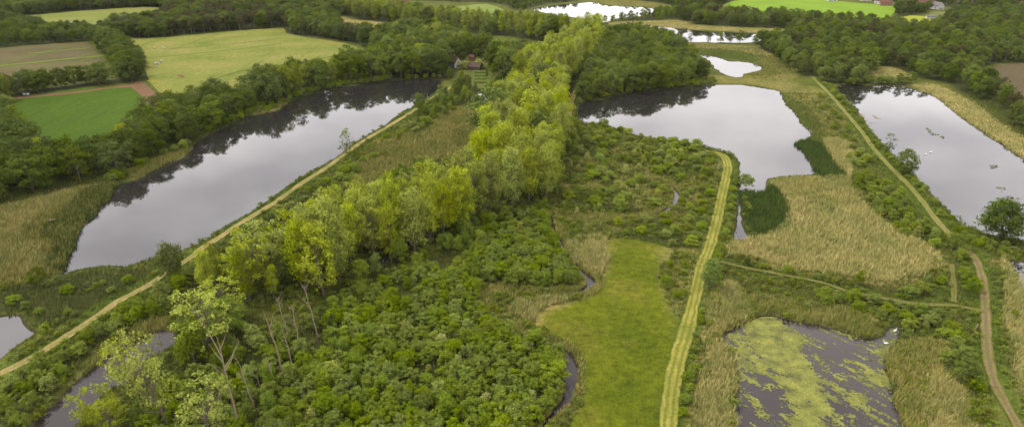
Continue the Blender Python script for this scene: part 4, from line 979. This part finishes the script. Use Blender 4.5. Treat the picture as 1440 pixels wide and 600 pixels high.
q = q[(sdf(SCRUB, q) < 0) & (vnoise(q, 14, 96, 4) > .47) & (water_dist(q) > .2) & (path_dist(q) > .3) & (sdf(smooth(GP(MEADOW), 3), q) > 0)]
blades('pale_grass', q, np.full(len(q), -.14), .5, 1.2, np.full(len(q), .17), BL['olive'], 'pale tall grass in gaps of the scrub below the middle lake', rng)
# leafy herbs and brambles
HERB = smooth(GP([(-60,640),(-60,470),(60,440),(200,370),(400,265),(560,160),(690,150),(820,172),(1000,205),(1050,225),(1060,345),(1100,390),(1300,360),(1320,300),(1220,190),(1160,125),(1180,120),(1260,210),(1340,300),(1460,350),(1460,640)]), 1)
P = poisson(HERB, 1.75, np.random.default_rng(5))
wd, pd = water_dist(P), path_dist(P)
bad = in_any(P, [smooth(GP(MEADOW), 3)], -.3) | in_any(P, [p for p, c, w in ZW if c in ('tan', 'darkreed')], -2.5) | in_any(P, [ZW[6][0], ZW[2][0], ZW[14][0]], -1)
pat = vnoise(P, 12, 66, 3)
P = P[(wd > .5) & (pd > .55) & ~bad & (pat > .40)]
sc_ = np.random.default_rng(6).uniform(.7, 1.7, len(P))
mass('herb_foliage', 'herb', P[:, 0], P[:, 1], np.stack([sc_ * 1.2, sc_ * 1.2, sc_], 1), np.random.default_rng(8).uniform(0, 6.28, len(P)), 'low leafy herbs and brambles covering the open ground', -.15)

# stream-side fringe
sp_ = smooth(GP(STREAM), 4, False)
q = np.repeat(sp_, 160, 0) + rng.normal(size=(len(sp_) * 160, 2)) * 2.2
wd = sdf(WATER['stream'], q); q = q[(wd > -.15) & (wd < 3.2) & (path_dist(q) > .2) & (sdf(smooth(GP(MEADOW), 3), q) > -1.2)]
blades('stream_reed_foliage', q, np.full(len(q), -.35), .7, 1.5, np.full(len(q), .16), BL['olive'], 'reed fringe on both banks of the winding stream', rng)
# weeds growing out of the east lake
for pts, lab in (([(1303,178),(1312,184),(1330,193),(1322,194),(1308,187)], 'thin weed strip floating in the east lake'),
                 ([(1402,261),(1412,262),(1432,276),(1426,280),(1410,270)], 'green weed patch near the dark shore tree'),
                 ([(1393,231),(1404,230),(1404,234),(1394,235)], 'small weed patch in the middle of the east lake'),
                 ([(1422,285),(1445,288),(1445,318),(1424,312)], 'reed clump standing in the lake beside the dark tree'),
                 ([(1345,300),(1352,312),(1364,320),(1375,322),(1360,312),(1352,300)], 'reed tufts along the bank of the east lake')):
    poly = smooth(GP(pts)); lo, hi = poly.min(0), poly.max(0)
    q = lo + rng.random((int(1.6 * np.prod(hi - lo)) + 10, 2)) * (hi - lo); q = q[(sdf(poly, q) < 0) & (vnoise(q, 4, 19, 2) > .38)]
    blades('weed_foliage', q, np.full(len(q), -.58), .25, .7, np.full(len(q), .22), BL['greenreed'], lab, rng)
def scum(name, poly, cell, z, keepfn, mat, label):
    lo, hi = poly.min(0), poly.max(0); nx, ny = int((hi[0] - lo[0]) / cell) + 1, int((hi[1] - lo[1]) / cell) + 1
    gx, gy = np.meshgrid(lo[0] + np.arange(nx + 1) * cell, lo[1] + np.arange(ny + 1) * cell)
    Pv = np.stack([gx.ravel(), gy.ravel()], 1); Pv = Pv + (np.stack([vnoise(Pv, cell * 2, 3, 1), vnoise(Pv, cell * 2, 4, 1)], 1) - .5) * cell * .8
    k = np.arange(nx * ny); b = (k // nx) * (nx + 1) + k % nx; q = np.stack([b, b + 1, b + nx + 2, b + nx + 1], 1)
    cen = Pv[q].mean(1); q = q[keepfn(cen)]
    u, inv = np.unique(q, return_inverse=True)
    o = link(name, mesh_np(name, np.concatenate([Pv[u], np.full((len(u), 1), z)], 1), inv.reshape(q.shape), [mat], True))
    return tag(o, label, kind='stuff')
DW = WATER['duckweed_pond']
l1 = GP([(1065, 448), (1110, 500), (1135, 560), (1150, 640)]); l2 = GP([(1100, 447), (1180, 490), (1225, 560), (1245, 640)])
def dw_keep(c):
    rot = np.stack([c[:, 0] * .8 + c[:, 1] * .6, -c[:, 0] * .6 + c[:, 1] * .8], 1) * np.array([1, .45])
    a, b = linedist(l1, c, 40), linedist(l2, c, 40)
    n = .42 * vnoise(rot, 6.0, 71, 5) + .34 * vnoise(rot, 1.3, 72, 3) + .24 * vnoise(c, .42, 73, 2)
    t = .562 - .16 * np.exp(-(a / 3.4) ** 2) - .085 * np.exp(-(a / 8.5) ** 2) - .045 * np.exp(-(b / 7.0) ** 2)
    return (n > t) & (sdf(DW, c) < -.3)
t_ = NT('duckweed'); p_ = t_.pos()
t_.bsdf(t_.mix(1, t_.ramp(t_.noise(p_, .35, 5, .65), [(.3, (.048, .052, .014)), (.48, (.105, .112, .019)), (.66, (.165, .168, .030))]), t_.ramp(t_.noise(p_, 2.2, 4, .75), [(.32, grey(.45)), (.6, grey(1.15))]), 'MULTIPLY'), .75, .2)
scum('duckweed_foliage', DW, .11, -.515, dw_keep, t_.m, 'yellow-green duckweed drifting on the dark pond')
scum('lily_foliage', smooth(GP([(1213,160),(1226,160),(1242,170),(1240,175),(1222,172)])), .7, -.5, lambda c: vnoise(c, 5, 81, 3) > .55, mat_plain('lily_leaves', (.12, .075, .04), .6), 'reddish floating leaves near the causeway')

# ------------------------------------------------------------------ buildings
def boxm(name, x0, x1, y0, y1, z0, z1, mat):
    V = np.array([(x, y, z) for z in (z0, z1) for y in (y0, y1) for x in (x0, x1)])
    return mesh_np(name, V, np.array([(0, 2, 3, 1), (4, 5, 7, 6), (0, 1, 5, 4), (2, 6, 7, 3), (0, 4, 6, 2), (1, 3, 7, 5)]), [mat])
WALL = {'white': mat_plain('white_plaster', (.40, .385, .365), .8, .08), 'cream': mat_plain('cream_plaster', (.28, .235, .17), .8, .08), 'brick': mat_plain('red_brick', (.24, .12, .08), .9, .2, 6), 'timber': mat_plain('dark_timber', (.09, .07, .055), .9, .3, 4)}
ROOF = {'red': mat_plain('red_tile', (.10, .048, .038), .85, .25, 3), 'brown': mat_plain('brown_tile', (.060, .038, .028), .85, .25, 3), 'grey': mat_plain('grey_tile', (.11, .10, .10), .85, .2, 3)}
GLASS = mat_plain('window_glass', (.02, .025, .03), .1, .1, 1, .5); FRAME = mat_plain('window_frame', (.6, .6, .58), .6, .05); DOOR = mat_plain('door_paint', (.05, .09, .06), .5, .1)
def house(name, px, py, rot, Wd, L, eave, ridge, wall, roof, label, cat, group=None, chimney=True, windows=True, hip=0):
    """gable end faces local -Y; ridge along Y"""
    x, y = G(px, py); r = bpy.data.objects.new(name, None); COL.objects.link(r); r.location = (x, y, -.12); r.rotation_euler = (0, 0, math.radians(rot))
    a, b = Wd / 2, L / 2
    V = np.array([(-a, -b, 0), (a, -b, 0), (a, -b, eave), (0, -b, ridge), (-a, -b, eave), (-a, b, 0), (a, b, 0), (a, b, eave), (0, b, ridge), (-a, b, eave)])
    link('wall', mesh_np('wall', V, [np.array([(0, 1, 2, 3, 4), (6, 5, 9, 8, 7)]), np.array([(1, 6, 7, 2), (5, 0, 4, 9)])], [WALL[wall]]), r)
    sl = (ridge - eave) / a; ov, th = .45, .22; zo = eave - ov * sl
    sec = [(-a - ov, zo + .03), (0, ridge + .03), (a + ov, zo + .03), (a + ov, zo + th), (0, ridge + th + .1), (-a - ov, zo + th)]
    V = np.array([(sx, yy, sz) for yy in (-b - .4, b + .4) for sx, sz in sec])
    if hip: V[4, 1] += hip; V[10, 1] -= hip
    F4 = np.array([(k, (k + 1) % 6, 6 + (k + 1) % 6, 6 + k) for k in range(6)])[:, ::-1]
    rf = link('roof', mesh_np('roof', V, [F4, np.array([(0, 1, 4, 5), (1, 2, 3, 4), (7, 6, 11, 10), (8, 7, 10, 9)])], [ROOF[roof]]), r)
    if chimney: link('chimney', boxm('chimney', -.45, .45, b * .3, b * .3 + .9, ridge - .6, ridge + 1.1, WALL['brick']), rf)
    if windows:
        def win(x0, x1, z0, z1, side=0):
            if side == 0: w = link('window', boxm('window_frame', x0, x1, -b - .06, -b + .02, z0, z1, FRAME), r); link('pane', boxm('pane', x0 + .12, x1 - .12, -b - .09, -b - .05, z0 + .12, z1 - .12, GLASS), w)
            else: w = link('window', boxm('window_frame', a * side - .03, a * side + .03, x0, x1, z0, z1, FRAME), r); link('pane', boxm('pane', a * side - .06, a * side + .06, x0 + .12, x1 - .12, z0 + .12, z1 - .12, GLASS), w)
        win(-a * .62, -a * .2, .9, 2.2); win(a * .2, a * .62, .9, 2.2); win(-.6, .6, eave + .4, eave + 1.6)
        for s_ in (-1, 1): win(-b * .6, -b * .25, .9, 2.2, s_); win(b * .25, b * .6, .9, 2.2, s_)
        dr = link('door', boxm('door', -.5, .5, -b - .07, -b + .02, 0.02, 2.1, DOOR), r)
    return tag(r, label, cat, group)
house('farmhouse', 641, 94, 28, 6.2, 10, 3.4, 7.6, 'white', 'brown', 'white farmhouse with brown roof half hidden by garden trees', 'house')
house('barn', 668, 97, 74, 7, 9.5, 2.2, 4.8, 'timber', 'brown', 'low barn with big brown roof beside the garden', 'barn', chimney=False, windows=False)
house('garden_shed', 664, 84, 60, 3.2, 4, 2.2, 3.8, 'brick', 'red', 'small red-roofed shed behind the barn', 'shed', chimney=False, windows=False)
VH = [(1170, 2, 80, 'white', 'grey', 'white house at the top edge of the bright field'), (1238, 5.5, 20, 'white', 'brown', 'white gabled house at the right end of the bright field'), (1245, 8, 70, 'brick', 'red', 'low red-roofed house below the white gabled one'),
      (1270, 7, 85, 'white', 'brown', 'house with pale walls between dark village trees'), (1281, 2.5, 80, 'cream', 'red', 'red-roofed house at the picture top behind trees'), (1301, 8.5, 82, 'brick', 'red', 'long bright red roof among the village trees'),
      (1316, 12.5, 10, 'white', 'grey', 'small white gable below the long red roof'), (1354, 4, 60, 'cream', 'brown', 'cream house at the picture top, left of its twin'), (1366, 3.5, 75, 'cream', 'grey', 'cream house with grey roof at the picture top'),
      (1399, 1, 70, 'cream', 'red', 'house behind the last big village tree'), (1437, 13, 40, 'cream', 'brown', 'cream gable at the edge of the east wood'), (1008, 1, 80, 'brick', 'red', 'reddish farm roof above the bright field end'),
      (566, 3, 80, 'brick', 'grey', 'grey farm roof in the far poplar wood'), (1217, 1, 80, 'white', 'red', 'white house at the picture top left of the gabled one')]
for px, py, rot, w_, rf_, lab in VH:
    house('village_house', px, py, rot, 8.5, 13 if 'long' not in lab else 17, 4.2, 8.2, w_, rf_, lab, 'house', 'village houses')
house('white_shed', 1308, 26, 80, 5, 9, 2.4, 3.4, 'white', 'grey', 'low white shed beside the yellow-green field', 'shed', chimney=False, windows=False)
# clipped hedge rows on the garden lawn
for i, yy in enumerate((103, 107.5, 112, 117)):
    x0, y0 = G(667, yy); x1, y1 = G(684, yy)
    rng_ = np.random.default_rng(i); m_ = 380
    Pp = np.stack([rng_.uniform(x0, x1, m_), y0 + rng_.normal(size=m_) * .35, rng_.uniform(.1, 1.1, m_)], 1)
    o = link('garden_hedge', leaf_cards('garden_hedge', Pp - np.array([x0, y0, 0]), unit(np.stack([rng_.normal(size=m_) * .3, Pp[:, 1] - y0, Pp[:, 2] - .2], 1)), np.full(m_, .4), rng_, M['shrub']), None, (x0, y0, 0))
    tag(o, f'clipped hedge row on the garden lawn, {ORD[i]} from the barn', 'hedge', 'garden hedge rows')

# ------------------------------------------------------------------ animals and small things
def skin(name, verts, edges, radii, mat, sub=2):
    me = bpy.data.meshes.new(name); me.from_pydata(verts, edges, []); me.materials.append(mat)
    o = link(name, me); o.modifiers.new('skin', 'SKIN'); sk = me.skin_vertices[0].data if me.skin_vertices else None
    if sk is None:
        me.attributes  # no layer yet
    for v, r_ in zip(sk, radii): v.radius = r_ if isinstance(r_, tuple) else (r_, r_)
    sk[0].use_root = True
    for p in me.polygons: p.use_smooth = True
    s_ = o.modifiers.new('smooth', 'SUBSURF'); s_.levels = s_.render_levels = sub
    o.modifiers['skin'].use_smooth_shade = True
    return o
t_ = NT('cow_hide'); tc_ = t_.new('ShaderNodeTexCoord')
t_.bsdf(t_.ramp(t_.noise(tc_.outputs['Object'], 1.3, 2), [(.46, (.4, .37, .32)), (.52, (.4, .37, .32)), (.54, (.05, .04, .035)), (.7, (.05, .04, .035))]), .8)
COWV = [(0, 0, 1.05), (.75, 0, 1.1), (-.75, 0, 1.12), (1.15, 0, 1.3), (1.55, 0, 1.42), (1.9, 0, 1.22), (.7, .24, .62), (.68, .26, .32), (.7, .26, .03), (.7, -.24, .62), (.74, -.26, .32), (.76, -.26, .03), (-.8, .25, .72), (-.98, .27, .42), (-.92, .27, .03), (-.8, -.25, .72), (-.92, -.27, .42), (-.86, -.27, .03), (-1.05, 0, 1.05), (-1.12, 0, .55), (1.5, .22, 1.5), (1.5, -.22, 1.5)]
COWE = [(0, 1), (0, 2), (1, 3), (3, 4), (4, 5), (1, 6), (6, 7), (7, 8), (1, 9), (9, 10), (10, 11), (2, 12), (12, 13), (13, 14), (2, 15), (15, 16), (16, 17), (2, 18), (18, 19), (4, 20), (4, 21)]
COWR = [(.38, .46), (.34, .42), (.34, .40), .24, .20, .13, .15, .09, .08, .15, .09, .08, .19, .09, .08, .19, .09, .08, .07, .04, .06, .06]
cows = [(218, 91.5, 20, 1.1, 'pale cow, leftmost of the small herd in the pasture'), (222, 90.5, 200, 1.1, 'pale cow in the middle of the small herd'), (226.5, 88, 70, 1.1, 'pale cow, rightmost of the small herd in the pasture'), (221, 94.5, 150, .9, 'pale cow below the small herd, nearest the hedge corner'),
        (216.5, 69, 10, 1.1, 'pale cow left beside the pasture pond'), (231, 69, 190, 1.1, 'pale cow right beside the pasture pond'), (99, 33.5, 40, 1.2, 'pale cow alone in the far pasture')]
cow0 = None
for px, py, rot, sc, lab in cows:
    if cow0 is None: o = cow0 = skin('cow', COWV, COWE, COWR, t_.m, 1)
    else: o = cow0.copy(); COL.objects.link(o)
    x, y = G(px, py); o.location = (x, y, .03 if py > 50 else .05); o.rotation_euler = (0, 0, math.radians(rot)); o.scale = (sc,) * 3; tag(o, lab, 'cow', 'cattle in the pastures')
swan_m = mat_plain('white_feathers', (.6, .59, .57), .7, .05)
SWV = [(0, 0, .16), (.28, 0, .18), (-.3, 0, .2), (-.58, 0, .28), (.45, 0, .34), (.42, 0, .58), (.47, 0, .76), (.62, 0, .74), (.75, 0, .70)]
SWE = [(0, 1), (0, 2), (2, 3), (1, 4), (4, 5), (5, 6), (6, 7), (7, 8)]
SWR = [(.27, .22), (.2, .18), (.2, .17), .05, .08, .055, .06, .06, .03]
sw0 = None
for px, py, rot, lab in [(1259, 463, 30, 'white swan in the inlet of the duckweed pond'), (1246, 480.5, 170, 'white swan at the edge of the duckweed pond'), (1309, 213, 20, 'white swan on the east lake, right of its mate'), (1302, 216, 200, 'white swan on the east lake, left of its mate')]:
    if sw0 is None: o = sw0 = skin('swan', SWV, SWE, SWR, swan_m, 2)
    else: o = sw0.copy(); COL.objects.link(o)
    x, y = G(px, py); o.location = (x, y, -.56); o.rotation_euler = (0, 0, math.radians(rot)); o.scale = (1.15,) * 3; tag(o, lab, 'swan', 'white swans')
def log(name, a, b, r0, r1, label, cat):
    V, F = tube(np.linspace(a, b, 6) + np.random.default_rng(3).normal(size=(6, 3)) * .03, np.linspace(r0, r1, 6), 8)
    n_ = len(V); F2 = [F, np.array([list(range(7, -1, -1)), list(range(n_ - 8, n_))])]
    tag(link(name, mesh_np(name, V, F2, [M['pale_bark']], True)), label, cat)
xa, ya = G(1370, 466)
log('leaning_post', np.array([xa, ya, -.2]), np.array([xa + .75, ya + .5, 2.2]), .14, .12, 'pale leaning post beside the brown cart track', 'post')
xa, ya = G(70, 313); log('driftwood_log', np.array([xa, ya, 1.0]), np.array([xa + 2.2, ya + .4, 1.3]), .2, .12, 'pale log lying in the west marsh', 'log')
xa, ya = G(611, 168); log('wooden_post', np.array([xa, ya, -.2]), np.array([xa + .05, ya, 3.2]), .12, .10, 'thin pale post in the olive reed field', 'post')
bale_m = mat_plain('white_wrap', (.4, .4, .4), .4, .05)
for i, (px, lab) in enumerate(((34.5, 'white wrapped bale at the hedge foot, left one'), (39.5, 'white wrapped bale at the hedge foot, right one'))):
    x, y = G(px, 134); k = np.linspace(0, 1, 6)
    V, F = tube(np.array([(-.65, 0, .62), (-.62, 0, .62), (-.55, 0, .62), (.55, 0, .62), (.62, 0, .62), (.65, 0, .62)]), [.35, .56, .64, .64, .56, .35], 14)
    o = link('wrapped_bale', mesh_np('wrapped_bale', V, [F, np.array([list(range(13, -1, -1)), list(range(len(V) - 14, len(V)))])], [bale_m], True)); o.location = (x, y, .03); tag(o, lab, 'bale', 'white bales')

# ------------------------------------------------------------------ thin summer air
HZ = 14500.0
hm = bpy.data.materials.new('thin_air'); hm.use_nodes = True; hm.node_tree.nodes.clear()
ho = hm.node_tree.nodes.new('ShaderNodeOutputMaterial'); hv = hm.node_tree.nodes.new('ShaderNodeVolumePrincipled')
hv.inputs['Color'].default_value = (.86, .90, .95, 1); hv.inputs['Density'].default_value = .000012
hm.node_tree.links.new(hv.outputs[0], ho.inputs['Volume'])
tag(link('haze', boxm('haze', -HZ, HZ, -HZ, HZ, -2.6, 101.5, hm)), 'thin pale air fading the far woods', kind='stuff')
